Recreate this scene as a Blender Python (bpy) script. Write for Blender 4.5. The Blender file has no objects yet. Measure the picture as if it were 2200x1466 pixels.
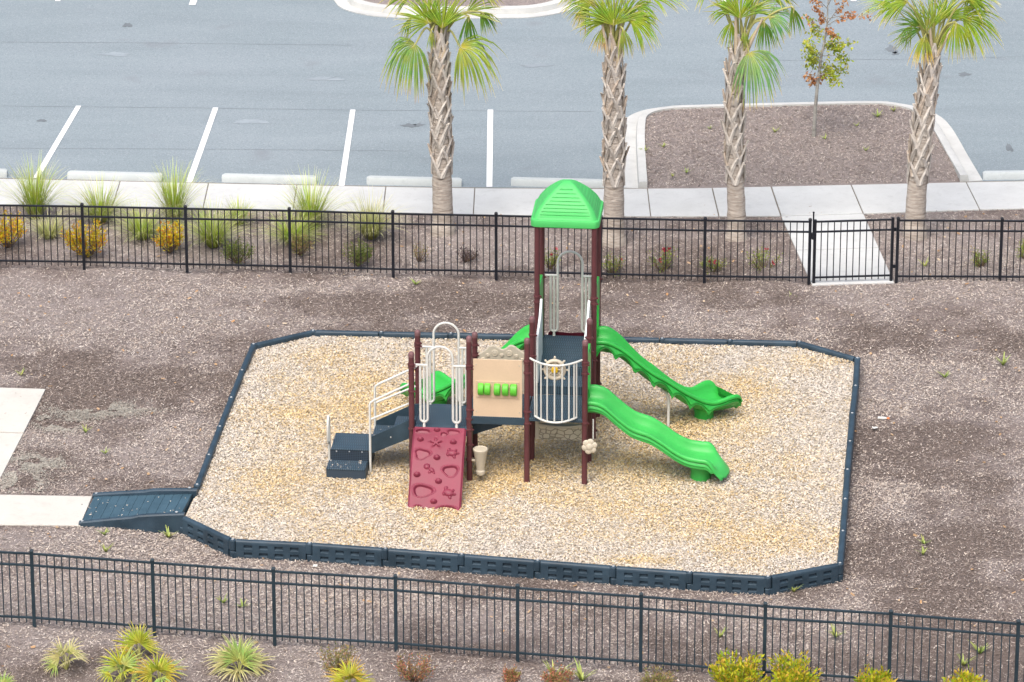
import bpy, math, random
import numpy as np
from mathutils import Vector, Matrix

random.seed(7)
RNG = np.random.default_rng(11)
sc = bpy.context.scene
COL = sc.collection
PI = math.pi

# ------------------------------------------------------------------ camera
TH = math.radians(22.0)
FPX = 10350.0
DIST = FPX / 125.4
CAM = Vector((0, -DIST * math.cos(TH), DIST * math.sin(TH)))
FWD = Vector((0, math.cos(TH), -math.sin(TH)))
UPV = Vector((0, math.sin(TH), math.cos(TH)))


def ray(px, py):
    return FWD + Vector((1, 0, 0)) * ((px - 1100) / FPX) - UPV * ((py - 733) / FPX)


def at(px, py, z=0.0):
    """world point at height z seen at photograph pixel (px, py)"""
    d = ray(px, py)
    return CAM + d * ((z - CAM.z) / d.z)


def at_depth(px, py, Y):
    d = ray(px, py)
    return CAM + d * ((Y - CAM.y) / d.y)


cam_d = bpy.data.cameras.new('camera')
cam = bpy.data.objects.new('camera', cam_d)
COL.objects.link(cam)
cam.location = CAM
cam.rotation_euler = (PI / 2 - TH, 0, 0)
cam_d.sensor_width = 36
cam_d.lens = 36 * FPX / 2200
cam_d.clip_start = 1
cam_d.clip_end = 2000
sc.camera = cam

# ------------------------------------------------------------------ tags and mesh helper


def tag(o, label=None, cat=None, group=None, kind=None):
    if label: o['label'] = label
    if cat: o['category'] = cat
    if group: o['group'] = group
    if kind: o['kind'] = kind
    return o


def empty(name, loc, rz=0.0):
    o = bpy.data.objects.new(name, None)
    COL.objects.link(o)
    o.location = loc
    o.rotation_euler = (0, 0, rz)
    o.empty_display_size = 0.2
    return o


def children(o):
    return list(o.children)


def copy_tree(o, parent=None):
    c = o.copy()
    COL.objects.link(c)
    if parent is not None:
        c.parent = parent
    for ch in children(o):
        copy_tree(ch, c)
    return c


class MB:
    def __init__(s):
        s.v = []; s.f = []; s.t = []; s.m = []

    def add(s, vs, fs, t=None, mi=0):
        b = len(s.v)
        s.v.extend([tuple(p) for p in vs])
        s.t.extend(t if t is not None else [0.0] * len(vs))
        for f in fs:
            s.f.append(tuple(i + b for i in f)); s.m.append(mi)

    def box(s, c, size, M=None, mi=0):
        x, y, z = size[0] / 2, size[1] / 2, size[2] / 2
        vs = [Vector((a * x, b * y, d * z)) for a in (-1, 1) for b in (-1, 1) for d in (-1, 1)]
        if M is not None: vs = [M @ p for p in vs]
        c = Vector(c)
        s.add([p + c for p in vs], [(0, 1, 3, 2), (4, 6, 7, 5), (0, 4, 5, 1), (2, 3, 7, 6), (0, 2, 6, 4), (1, 5, 7, 3)], mi=mi)

    def bar(s, a, b, w, h, up=Vector((0, 0, 1)), mi=0):
        a, b = Vector(a), Vector(b)
        d = (b - a); L = d.length; d.normalize()
        sd = d.cross(up)
        if sd.length < 1e-4: sd = d.cross(Vector((0, 1, 0)))
        sd.normalize(); u = sd.cross(d)
        M = Matrix((d, sd, u)).transposed()
        s.box((a + b) / 2, (L, w, h), M, mi)

    def tube(s, pts, r, n=10, closed=False, cap=True, mi=0, t=None):
        pts = [Vector(p) for p in pts]
        k = len(pts)
        rs = r if isinstance(r, (list, tuple)) else [r] * k
        vs = []; fs = []; prev = None
        for i, p in enumerate(pts):
            if closed:
                d = pts[(i + 1) % k] - pts[i - 1]
            else:
                d = pts[min(i + 1, k - 1)] - pts[max(i - 1, 0)]
            d.normalize()
            if prev is None:
                ref = Vector((0, 0, 1)) if abs(d.z) < 0.9 else Vector((1, 0, 0))
                prev = d.cross(ref).normalized()
            a = prev - d * prev.dot(d); a.normalize(); b = d.cross(a); prev = a
            for j in range(n):
                q = 2 * PI * j / n
                vs.append(p + (a * math.cos(q) + b * math.sin(q)) * rs[i])
        kk = k if closed else k - 1
        for i in range(kk):
            for j in range(n):
                a0 = i * n + j; a1 = i * n + (j + 1) % n
                b0 = ((i + 1) % k) * n + j; b1 = ((i + 1) % k) * n + (j + 1) % n
                fs.append((a0, a1, b1, b0))
        if cap and not closed:
            fs.append(tuple(range(n - 1, -1, -1))); fs.append(tuple((k - 1) * n + j for j in range(n)))
        tt = None
        if t is not None: tt = [t[i] for i in range(k) for _ in range(n)]
        s.add(vs, fs, tt, mi)

    def lathe(s, prof, c=(0, 0, 0), n=16, M=None, mi=0):
        c = Vector(c); vs = []; fs = []
        for r, z in prof:
            for j in range(n):
                q = 2 * PI * j / n
                p = Vector((r * math.cos(q), r * math.sin(q), z))
                if M is not None: p = M @ p
                vs.append(p + c)
        for i in range(len(prof) - 1):
            for j in range(n):
                fs.append((i * n + j, i * n + (j + 1) % n, (i + 1) * n + (j + 1) % n, (i + 1) * n + j))
        fs.append(tuple(range(n - 1, -1, -1))); fs.append(tuple((len(prof) - 1) * n + j for j in range(n)))
        s.add(vs, fs, mi=mi)

    def prism(s, poly, z0, z1, mi=0):
        n = len(poly)
        s.add([(p[0], p[1], z0) for p in poly] + [(p[0], p[1], z1) for p in poly],
              [tuple(range(n - 1, -1, -1)), tuple(range(n, 2 * n))] + [(i, (i + 1) % n, n + (i + 1) % n, n + i) for i in range(n)], mi=mi)

    def slab(s, poly, o, ax, ay, an, th, mi=0):
        """polygon poly in the plane (o, ax, ay), thickness th along an"""
        o, ax, ay, an = Vector(o), Vector(ax), Vector(ay), Vector(an)
        n = len(poly)
        A = [o + ax * p[0] + ay * p[1] for p in poly]
        s.add(A + [p + an * th for p in A],
              [tuple(range(n)), tuple(range(2 * n - 1, n - 1, -1))] + [(i, n + i, n + (i + 1) % n, (i + 1) % n) for i in range(n)], mi=mi)

    def grid(s, P, cl=False, mi=0, t=None):
        """P: rows of points"""
        r = len(P); c = len(P[0])
        vs = [p for row in P for p in row]
        fs = []
        for i in range(r - 1):
            for j in range(c if cl else c - 1):
                fs.append((i * c + j, i * c + (j + 1) % c, (i + 1) * c + (j + 1) % c, (i + 1) * c + j))
        s.add(vs, fs, t, mi)

    def ball(s, c, r, sc_=(1, 1, 1), n=10, M=None, mi=0):
        prof = [(math.sin(PI * i / (n - 2)) , -math.cos(PI * i / (n - 2))) for i in range(1, n - 2)]
        c = Vector(c); vs = []; fs = []
        for a, z in prof:
            for j in range(n):
                q = 2 * PI * j / n
                p = Vector((a * math.cos(q) * r * sc_[0], a * math.sin(q) * r * sc_[1], z * r * sc_[2]))
                if M is not None: p = M @ p
                vs.append(p + c)
        m = len(prof)
        for i in range(m - 1):
            for j in range(n):
                fs.append((i * n + j, i * n + (j + 1) % n, (i + 1) * n + (j + 1) % n, (i + 1) * n + j))
        for z, ring in ((-1, [j for j in range(n - 1, -1, -1)]), (1, [(m - 1) * n + j for j in range(n)])):
            fs.append(tuple(ring))
        s.add(vs, fs, mi=mi)

    def build(s, name, mats, parent=None, smooth=0, bevel=0, loc=None, recalc=True):
        me = bpy.data.meshes.new(name)
        me.from_pydata(s.v, [], s.f)
        if any(s.t):
            a = me.attributes.new('tip', 'FLOAT', 'POINT'); a.data.foreach_set('value', s.t)
        if not isinstance(mats, (list, tuple)): mats = [mats]
        for m in mats: me.materials.append(m)
        if len(mats) > 1: me.polygons.foreach_set('material_index', s.m)
        if recalc:
            import bmesh
            bm = bmesh.new(); bm.from_mesh(me); bmesh.ops.recalc_face_normals(bm, faces=bm.faces); bm.to_mesh(me); bm.free()
        if smooth:
            me.polygons.foreach_set('use_smooth', [True] * len(me.polygons))
            me.set_sharp_from_angle(angle=math.radians(smooth))
        me.update()
        o = bpy.data.objects.new(name, me)
        COL.objects.link(o)
        if parent is not None: o.parent = parent
        if loc is not None: o.location = loc
        if bevel:
            b = o.modifiers.new('bevel', 'BEVEL'); b.width = bevel; b.segments = 2; b.limit_method = 'ANGLE'
        return o


# ------------------------------------------------------------------ materials


def new_mat(name):
    m = bpy.data.materials.new(name); m.use_nodes = True
    nt = m.node_tree; b = nt.nodes['Principled BSDF']
    return m, nt, b


def N(nt, typ, **kw):
    n = nt.nodes.new(typ)
    for k, v in kw.items():
        if k in n.inputs.keys(): n.inputs[k].default_value = v
        else: setattr(n, k, v)
    return n


def ramp(nt, stops, interp='LINEAR'):
    r = nt.nodes.new('ShaderNodeValToRGB'); e = r.color_ramp.elements
    r.color_ramp.interpolation = interp
    while len(e) < len(stops): e.new(0.5)
    for i, (p, c) in enumerate(stops):
        e[i].position = p; e[i].color = (c[0], c[1], c[2], 1)
    return r


def noise(nt, scale, detail=4, rough=0.55, vec=None, dist=0.0):
    n = N(nt, 'ShaderNodeTexNoise'); n.inputs['Scale'].default_value = scale
    n.inputs['Detail'].default_value = detail; n.inputs['Roughness'].default_value = rough
    n.inputs['Distortion'].default_value = dist
    if vec is not None: nt.links.new(vec, n.inputs['Vector'])
    return n


def mix(nt, a, b, fac, mode='MIX'):
    m = nt.nodes.new('ShaderNodeMix'); m.data_type = 'RGBA'; m.blend_type = mode
    for s, k in ((a, 6), (b, 7), (fac, 0)):
        if isinstance(s, (int, float)): m.inputs[k].default_value = s
        elif isinstance(s, tuple): m.inputs[k].default_value = (s[0], s[1], s[2], 1)
        else: nt.links.new(s, m.inputs[k])
    return m.outputs[2]


def mapr(nt, v, a, b, c=0.0, d=1.0):
    m = nt.nodes.new('ShaderNodeMapRange'); nt.links.new(v, m.inputs[0])
    m.inputs[1].default_value = a; m.inputs[2].default_value = b; m.inputs[3].default_value = c; m.inputs[4].default_value = d
    return m.outputs[0]


def bump(nt, h, b, strength=0.3, dist=0.01):
    n = nt.nodes.new('ShaderNodeBump'); n.inputs['Strength'].default_value = strength; n.inputs['Distance'].default_value = dist
    nt.links.new(h, n.inputs['Height']); nt.links.new(n.outputs[0], b.inputs['Normal'])


def pos(nt):
    return nt.nodes.new('ShaderNodeNewGeometry').outputs['Position']


def objc(nt):
    return nt.nodes.new('ShaderNodeTexCoord').outputs['Object']


def plastic(name, rgb, rough=0.5, var=0.18, fade=0.0, spec=0.4, bmp=0.05):
    m, nt, b = new_mat(name)
    v = pos(nt)
    n1 = noise(nt, 3.0, 5, vec=v); n2 = noise(nt, 60.0, 3, vec=v)
    lo = tuple(c * (1 - var) for c in rgb); hi = tuple(min(1, c * (1 + var) + fade) for c in rgb)
    r = ramp(nt, [(0.3, lo), (0.7, hi)]); nt.links.new(n1.outputs[0], r.inputs[0])
    c2 = mix(nt, r.outputs[0], tuple(min(1, c * 0.8 + 0.03) for c in rgb), mapr(nt, n2.outputs[0], 0.5, 0.75, 0, 0.5))
    nt.links.new(c2, b.inputs['Base Color'])
    rr = mapr(nt, n1.outputs[0], 0.2, 0.8, rough - 0.08, rough + 0.1); nt.links.new(rr, b.inputs['Roughness'])
    b.inputs['Specular IOR Level'].default_value = spec
    bump(nt, n2.outputs[0], b, bmp, 0.004)
    return m


M = {}
M['green'] = plastic('green_plastic', (0.050, 0.44, 0.082), 0.32, 0.10)
M['green_dark'] = plastic('green_plastic_slide', (0.034, 0.42, 0.062), 0.32, 0.10)
M['roof'] = plastic('green_roof_plastic', (0.066, 0.47, 0.115), 0.5, 0.07)
M['apple'] = plastic('apple_green_plastic', (0.10, 0.48, 0.035), 0.45, 0.1)
M['maroon'] = plastic('maroon_powder_coat', (0.100, 0.030, 0.034), 0.5, 0.15)
M['maroon_cap'] = plastic('maroon_cap', (0.17, 0.085, 0.09), 0.55, 0.15)
M['red'] = plastic('crimson_plastic', (0.205, 0.025, 0.052), 0.48, 0.14, 0.01)
M['navy'] = plastic('navy_plastic', (0.022, 0.047, 0.068), 0.5, 0.25, 0.006)
M['border'] = plastic('navy_border_plastic', (0.023, 0.048, 0.072), 0.48, 0.3, 0.006)
M['ramp'] = plastic('ramp_plastic_skylit', (0.038, 0.085, 0.118), 0.5, 0.2, 0.006)  # lighter than the border navy: sky reflection put into the base colour
M['white'] = plastic('white_powder_coat', (0.62, 0.63, 0.59), 0.45, 0.05)
M['whitep'] = plastic('white_plastic_panel', (0.66, 0.70, 0.70), 0.5, 0.05)
M['beige'] = plastic('beige_plastic', (0.60, 0.46, 0.315), 0.55, 0.05)
M['tan'] = plastic('tan_plastic', (0.46, 0.42, 0.33), 0.55, 0.1)
M['cream'] = plastic('cream_plastic', (0.52, 0.47, 0.37), 0.55, 0.1)
M['stone'] = plastic('stone_plastic', (0.50, 0.46, 0.37), 0.65, 0.18)


def stone_mat():
    m, nt, b = new_mat('moulded_stone')
    v = objc(nt); n = noise(nt, 6, 3, vec=v)
    ad = nt.nodes.new('ShaderNodeVectorMath'); ad.operation = 'MULTIPLY'; nt.links.new(v, ad.inputs[0]); ad.inputs[1].default_value = (1, 0.02, 1.35)
    vo = N(nt, 'ShaderNodeTexVoronoi', feature='DISTANCE_TO_EDGE'); vo.inputs['Scale'].default_value = 9.5; nt.links.new(ad.outputs[0], vo.inputs['Vector'])
    g = mapr(nt, vo.outputs['Distance'], 0.03, 0.09)
    c = mix(nt, (0.30, 0.275, 0.21), mix(nt, (0.58, 0.55, 0.44), (0.65, 0.61, 0.50), n.outputs[0]), g)
    nt.links.new(c, b.inputs['Base Color']); b.inputs['Roughness'].default_value = 0.7
    bump(nt, g, b, 0.7, 0.012)
    return m


M['stone'] = stone_mat()
M['groove'] = plastic('stone_groove', (0.20, 0.18, 0.13), 0.8, 0.15)
M['counter'] = plastic('pale_tan_plastic', (0.58, 0.54, 0.44), 0.55, 0.08)
M['plate'] = plastic('beige_plate_plastic', (0.56, 0.41, 0.27), 0.55, 0.05)
M['yellow'] = plastic('yellow_plastic', (0.80, 0.52, 0.02), 0.45, 0.08)
M['bolt'] = plastic('galvanised_bolt', (0.36, 0.39, 0.41), 0.4, 0.15)
M['fence_far'] = plastic('black_aluminium', (0.008, 0.010, 0.016), 0.45, 0.2)
M['fence_near'] = plastic('dark_teal_aluminium', (0.017, 0.034, 0.046), 0.45, 0.25)


def deck_mat():
    m, nt, b = new_mat('deck_plastisol')
    v = objc(nt)
    br = N(nt, 'ShaderNodeTexBrick'); nt.links.new(v, br.inputs['Vector'])
    br.inputs['Scale'].default_value = 1.0; br.inputs['Brick Width'].default_value = 0.035
    br.inputs['Row Height'].default_value = 0.11; br.inputs['Mortar Size'].default_value = 0.008
    br.inputs['Color1'].default_value = (0.056, 0.100, 0.134, 1); br.inputs['Color2'].default_value = (0.048, 0.088, 0.120, 1)
    br.inputs['Mortar'].default_value = (0.020, 0.034, 0.052, 1)
    n = noise(nt, 5, 4, vec=v)
    c = mix(nt, br.outputs[0], (0.085, 0.10, 0.12), mapr(nt, n.outputs[0], 0.45, 0.8, 0, 0.4))
    nt.links.new(c, b.inputs['Base Color']); b.inputs['Roughness'].default_value = 0.55
    bump(nt, br.outputs['Fac'], b, 0.4, 0.004)
    b.inputs['Specular IOR Level'].default_value = 0.35
    return m


M['deck'] = deck_mat()


def perforated():
    m, nt, b = new_mat('perforated_riser')
    v = objc(nt)
    vo = N(nt, 'ShaderNodeTexVoronoi', feature='F1'); vo.inputs['Scale'].default_value = 34; vo.inputs['Randomness'].default_value = 0.0
    nt.links.new(v, vo.inputs['Vector'])
    c = mix(nt, (0.005, 0.008, 0.012), (0.03, 0.05, 0.075), mapr(nt, vo.outputs[0], 0.32, 0.40))
    nt.links.new(c, b.inputs['Base Color']); b.inputs['Roughness'].default_value = 0.55
    return m


M['perf'] = perforated()


def leaf_mat(name, stops, trans=0.35, jitter=0.35):
    """stops along the blade (attribute tip 0..1) plus a brightness of its own for each leaf"""
    m, nt, b = new_mat(name)
    a = N(nt, 'ShaderNodeAttribute', attribute_name='tip')
    g = nt.nodes.new('ShaderNodeNewGeometry')
    r = ramp(nt, stops); nt.links.new(a.outputs['Fac'], r.inputs[0])
    hs = N(nt, 'ShaderNodeHueSaturation'); nt.links.new(r.outputs[0], hs.inputs['Color'])
    nt.links.new(mapr(nt, g.outputs['Random Per Island'], 0, 1, 1 - jitter, 1 + jitter), hs.inputs['Value'])
    n = noise(nt, 7.3, 2, vec=g.outputs['Position'])
    nt.links.new(mapr(nt, n.outputs[0], 0.3, 0.7, 0.47, 0.53), hs.inputs['Hue'])
    nt.links.new(hs.outputs[0], b.inputs['Base Color']); b.inputs['Roughness'].default_value = 0.5
    b.inputs['Specular IOR Level'].default_value = 0.3
    tr = N(nt, 'ShaderNodeBsdfTranslucent'); nt.links.new(hs.outputs[0], tr.inputs['Color'])
    mx = N(nt, 'ShaderNodeMixShader'); mx.inputs[0].default_value = trans
    nt.links.new(b.outputs[0], mx.inputs[1]); nt.links.new(tr.outputs[0], mx.inputs[2])
    nt.links.new(mx.outputs[0], nt.nodes['Material Output'].inputs['Surface'])
    return m


def leafset(name, cols, trans=0.35):
    """each leaf takes one of the colours"""
    m, nt, b = new_mat(name)
    g = nt.nodes.new('ShaderNodeNewGeometry')
    k = len(cols)
    r = ramp(nt, [(i / k, c) for i, c in enumerate(cols)], 'CONSTANT')
    nt.links.new(g.outputs['Random Per Island'], r.inputs[0])
    n = noise(nt, 9, 3, vec=g.outputs['Position'])
    c = mix(nt, r.outputs[0], (0, 0, 0), mapr(nt, n.outputs[0], 0.35, 0.65, 0.35, 0.0))
    nt.links.new(c, b.inputs['Base Color']); b.inputs['Roughness'].default_value = 0.5
    b.inputs['Specular IOR Level'].default_value = 0.3
    tr = N(nt, 'ShaderNodeBsdfTranslucent'); nt.links.new(c, tr.inputs['Color'])
    mx = N(nt, 'ShaderNodeMixShader'); mx.inputs[0].default_value = trans
    nt.links.new(b.outputs[0], mx.inputs[1]); nt.links.new(tr.outputs[0], mx.inputs[2])
    nt.links.new(mx.outputs[0], nt.nodes['Material Output'].inputs['Surface'])
    return m


def bark_mat(name, lo, hi, ringscale=28):
    m, nt, b = new_mat(name)
    v = objc(nt)
    mp = N(nt, 'ShaderNodeMapping'); mp.inputs['Scale'].default_value = (4, 4, ringscale); nt.links.new(v, mp.inputs[0])
    n = noise(nt, 1.0, 6, 0.65, mp.outputs[0], 0.6)
    r = ramp(nt, [(0.3, lo), (0.5, tuple((a + c) / 2 for a, c in zip(lo, hi))), (0.72, hi)]); nt.links.new(n.outputs[0], r.inputs[0])
    nt.links.new(r.outputs[0], b.inputs['Base Color']); b.inputs['Roughness'].default_value = 0.9
    b.inputs['Specular IOR Level'].default_value = 0.1
    bump(nt, n.outputs[0], b, 0.8, 0.03)
    return m


M['bark'] = bark_mat('palm_bark', (0.25, 0.21, 0.175), (0.58, 0.53, 0.47))
M['boot'] = leafset('palm_boot', [(0.648, 0.605, 0.551), (0.583, 0.540, 0.486), (0.518, 0.475, 0.421), (0.691, 0.648, 0.583), (0.562, 0.475, 0.389)], 0.0)
M['thin_bark'] = bark_mat('sapling_bark', (0.22, 0.21, 0.19), (0.42, 0.42, 0.39), 10)
M['stem'] = bark_mat('shrub_stem', (0.10, 0.07, 0.05), (0.22, 0.16, 0.11), 10)
M['petiole'] = plastic('petiole', (0.36, 0.36, 0.12), 0.6, 0.25)
M['petiole_dead'] = plastic('dead_petiole', (0.50, 0.42, 0.30), 0.7, 0.25)
M['palm_a'] = leaf_mat('palm_leaf_green', [(0.0, (0.558, 0.489, 0.057)), (0.15, (0.318, 0.428, 0.040)), (0.65, (0.298, 0.444, 0.057)), (0.86, (0.558, 0.532, 0.115)), (1.0, (0.880, 0.769, 0.517))], 0.4)
M['palm_b'] = leaf_mat('palm_leaf_blue', [(0.0, (0.652, 0.544, 0.071)), (0.14, (0.310, 0.454, 0.156)), (0.65, (0.202, 0.409, 0.156)), (0.86, (0.404, 0.454, 0.127)), (1.0, (0.869, 0.635, 0.284))], 0.35)
M['palm_c'] = leaf_mat('palm_leaf_light', [(0.0, (0.44, 0.42, 0.07)), (0.14, (0.26, 0.38, 0.09)), (0.6, (0.24, 0.40, 0.10)), (0.84, (0.46, 0.46, 0.10)), (1.0, (0.74, 0.50, 0.24))], 0.4)
M['palm_y'] = leaf_mat('palm_leaf_yellow', [(0.0, (0.66, 0.54, 0.06)), (0.18, (0.38, 0.48, 0.10)), (0.65, (0.299, 0.414, 0.069)), (0.86, (0.529, 0.506, 0.161)), (1.0, (0.850, 0.759, 0.575))], 0.4)
M['palm_d'] = leaf_mat('palm_leaf_deep', [(0.0, (0.344, 0.375, 0.046)), (0.2, (0.133, 0.250, 0.031)), (0.7, (0.156, 0.296, 0.046)), (0.9, (0.406, 0.438, 0.077)), (1.0, (0.719, 0.562, 0.219))], 0.35)
M['palm_o'] = leaf_mat('palm_leaf_tipped', [(0.0, (0.363, 0.411, 0.061)), (0.5, (0.387, 0.460, 0.085)), (0.7, (0.750, 0.569, 0.097)), (1.0, (0.880, 0.678, 0.315))], 0.35)
M['palmetto_y'] = leaf_mat('palmetto_yellow', [(0.0, (0.460, 0.437, 0.057)), (0.6, (0.437, 0.506, 0.046)), (0.9, (0.690, 0.598, 0.115)), (1.0, (0.690, 0.517, 0.230))], 0.3, 0.4)
M['palmetto_p'] = leaf_mat('palmetto_pale', [(0.0, (0.500, 0.475, 0.175)), (0.6, (0.525, 0.500, 0.225)), (1.0, (0.775, 0.675, 0.450))], 0.3, 0.35)
M['palmetto_g'] = leaf_mat('palmetto_green', [(0.0, (0.525, 0.525, 0.150)), (0.6, (0.325, 0.475, 0.125)), (1.0, (0.688, 0.625, 0.312))], 0.3, 0.35)
M['palmetto_o'] = leaf_mat('palmetto_orange', [(0.0, (0.34, 0.36, 0.05)), (0.5, (0.50, 0.40, 0.05)), (1.0, (0.66, 0.38, 0.08))], 0.3, 0.35)
M['grass_g'] = leaf_mat('grass_green', [(0.0, (0.237, 0.300, 0.033)), (0.4, (0.332, 0.450, 0.045)), (0.8, (0.499, 0.625, 0.135)), (1.0, (0.689, 0.750, 0.315))], 0.3, 0.35)
M['grass_p'] = leaf_mat('grass_pale', [(0.0, (0.267, 0.282, 0.081)), (0.4, (0.413, 0.436, 0.161)), (1.0, (0.705, 0.693, 0.413))], 0.3, 0.35)
M['weed'] = leaf_mat('weed_green', [(0.0, (0.28, 0.34, 0.08)), (1.0, (0.44, 0.52, 0.16))], 0.3, 0.35)
M['shrub_y'] = leafset('shrub_yellow', [(0.880, 0.652, 0.031), (0.854, 0.466, 0.031), (0.776, 0.714, 0.047), (0.880, 0.342, 0.047), (0.621, 0.559, 0.047), (0.880, 0.776, 0.062)])
M['shrub_l'] = leafset('shrub_lime', [(0.625, 0.600, 0.025), (0.450, 0.550, 0.025), (0.725, 0.625, 0.037), (0.325, 0.500, 0.037), (0.775, 0.500, 0.075), (0.575, 0.575, 0.025)])
M['shrub_g'] = leafset('shrub_green', [(0.170, 0.238, 0.051), (0.238, 0.306, 0.068), (0.119, 0.187, 0.043), (0.340, 0.340, 0.102), (0.272, 0.374, 0.085)])
M['shrub_r'] = leafset('shrub_reddish', [(0.527, 0.195, 0.126), (0.405, 0.273, 0.126), (0.324, 0.312, 0.090), (0.689, 0.254, 0.162), (0.486, 0.351, 0.162)])
M['shrub_o'] = leafset('shrub_olive', [(0.340, 0.319, 0.106), (0.425, 0.383, 0.149), (0.276, 0.297, 0.085), (0.552, 0.340, 0.191)])
M['shrub_p'] = leafset('shrub_purple', [(0.140, 0.098, 0.112), (0.196, 0.140, 0.140), (0.112, 0.084, 0.084)])
M['rose_l'] = leafset('rose_leaf', [(0.308, 0.420, 0.070), (0.392, 0.504, 0.098), (0.224, 0.336, 0.070), (0.476, 0.420, 0.112)])
M['rose'] = leafset('rose_petal', [(0.62, 0.05, 0.10), (0.70, 0.14, 0.18), (0.52, 0.03, 0.07)])
M['oak_g'] = leafset('sapling_leaf_lime', [(0.468, 0.572, 0.065), (0.572, 0.624, 0.078), (0.390, 0.520, 0.065), (0.650, 0.598, 0.104)])
M['oak_o'] = leafset('sapling_leaf_orange', [(0.650, 0.300, 0.125), (0.725, 0.400, 0.175), (0.575, 0.250, 0.112)])


def ground_mat():
    m, nt, b = new_mat('mulch_ground')
    v = pos(nt)
    at_ = N(nt, 'ShaderNodeAttribute', attribute_name='damp')
    mid = noise(nt, 2.2, 6, 0.65, v); fine = noise(nt, 42, 5, 0.7, v)
    r1 = ramp(nt, [(0.0, (0.31, 0.270, 0.255)), (0.5, (0.235, 0.197, 0.184)), (1.0, (0.165, 0.133, 0.118))]); nt.links.new(at_.outputs['Fac'], r1.inputs[0])
    c = mix(nt, r1.outputs[0], (0.11, 0.088, 0.078), mapr(nt, mid.outputs[0], 0.52, 0.75, 0, 0.6))
    c = mix(nt, c, (0.36, 0.32, 0.28), mapr(nt, fine.outputs[0], 0.56, 0.74, 0, 0.6))
    c = mix(nt, c, (0.065, 0.050, 0.044), mapr(nt, fine.outputs[0], 0.42, 0.30, 0, 0.65))
    nt.links.new(c, b.inputs['Base Color']); b.inputs['Roughness'].default_value = 0.95
    b.inputs['Specular IOR Level'].default_value = 0.1
    bump(nt, fine.outputs[0], b, 1.0, 0.03)
    return m


def shred_mat(name, cols, alt, lo, hi, sc1=0.35):
    """shreds: each piece its own tone; patches of weathering by position"""
    m, nt, b = new_mat(name)
    g = nt.nodes.new('ShaderNodeNewGeometry')
    k = len(cols)
    r = ramp(nt, [(i / (k - 1), c) for i, c in enumerate(cols)]); nt.links.new(g.outputs['Random Per Island'], r.inputs[0])
    r2 = ramp(nt, [(i / (k - 1), c) for i, c in enumerate(alt)]); nt.links.new(g.outputs['Random Per Island'], r2.inputs[0])
    n = N(nt, 'ShaderNodeAttribute', attribute_name='blend')
    c = mix(nt, r.outputs[0], r2.outputs[0], n.outputs['Fac'])
    nt.links.new(c, b.inputs['Base Color']); b.inputs['Roughness'].default_value = 0.85
    b.inputs['Specular IOR Level'].default_value = 0.2
    return m


M['ground'] = ground_mat()
M['mulch'] = shred_mat('mulch_shreds', [(0.174, 0.143, 0.129), (0.297, 0.253, 0.229), (0.390, 0.338, 0.307), (0.495, 0.445, 0.406), (0.694, 0.637, 0.575)],
                       [(0.098, 0.075, 0.066), (0.174, 0.138, 0.119), (0.232, 0.189, 0.166), (0.297, 0.250, 0.220), (0.479, 0.413, 0.364)], 0, 1)
M['chips'] = shred_mat('wood_chips', [(0.411, 0.362, 0.300), (0.534, 0.481, 0.414), (0.624, 0.571, 0.501), (0.694, 0.643, 0.567), (0.503, 0.471, 0.427), (0.764, 0.700, 0.605)],
                       [(0.433, 0.280, 0.109), (0.613, 0.434, 0.179), (0.684, 0.519, 0.261), (0.744, 0.600, 0.349), (0.583, 0.452, 0.271), (0.775, 0.657, 0.436)], 0, 1)
M['spill'] = shred_mat('spilled_chips', [(0.320, 0.268, 0.235), (0.424, 0.373, 0.330), (0.514, 0.458, 0.406), (0.641, 0.589, 0.520)],
                       [(0.282, 0.221, 0.178), (0.373, 0.308, 0.255), (0.463, 0.392, 0.330), (0.565, 0.497, 0.420)], 0, 1)
M['straw'] = shred_mat('straw', [(0.270, 0.234, 0.189), (0.396, 0.351, 0.288), (0.504, 0.450, 0.378)], [(0.162, 0.126, 0.099), (0.252, 0.207, 0.162), (0.360, 0.306, 0.252)], 0, 1)
M['deadleaf'] = shred_mat('dead_leaf', [(0.34, 0.22, 0.12), (0.46, 0.33, 0.20), (0.50, 0.40, 0.28)], [(0.24, 0.17, 0.11), (0.40, 0.22, 0.10), (0.54, 0.46, 0.36)], 0, 1)
M['sandm'] = None


def speck_ground(name, a, bcol, c3, s=30):
    m, nt, b = new_mat(name)
    v = pos(nt)
    n1 = noise(nt, s, 5, 0.7, v); n2 = noise(nt, 1.1, 4, 0.6, v)
    r = ramp(nt, [(0.34, a), (0.5, bcol), (0.66, c3)]); nt.links.new(n1.outputs[0], r.inputs[0])
    c = mix(nt, r.outputs[0], a, mapr(nt, n2.outputs[0], 0.4, 0.7, 0, 0.35))
    nt.links.new(c, b.inputs['Base Color']); b.inputs['Roughness'].default_value = 0.95
    bump(nt, n1.outputs[0], b, 0.8, 0.02)
    return m


M['bedbase'] = speck_ground('chip_bed_base', (0.40, 0.34, 0.25), (0.52, 0.46, 0.38), (0.64, 0.585, 0.50), 34)
M['sandm'] = speck_ground('pale_sand', (0.26, 0.24, 0.21), (0.38, 0.36, 0.31), (0.46, 0.44, 0.38), 14)


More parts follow.
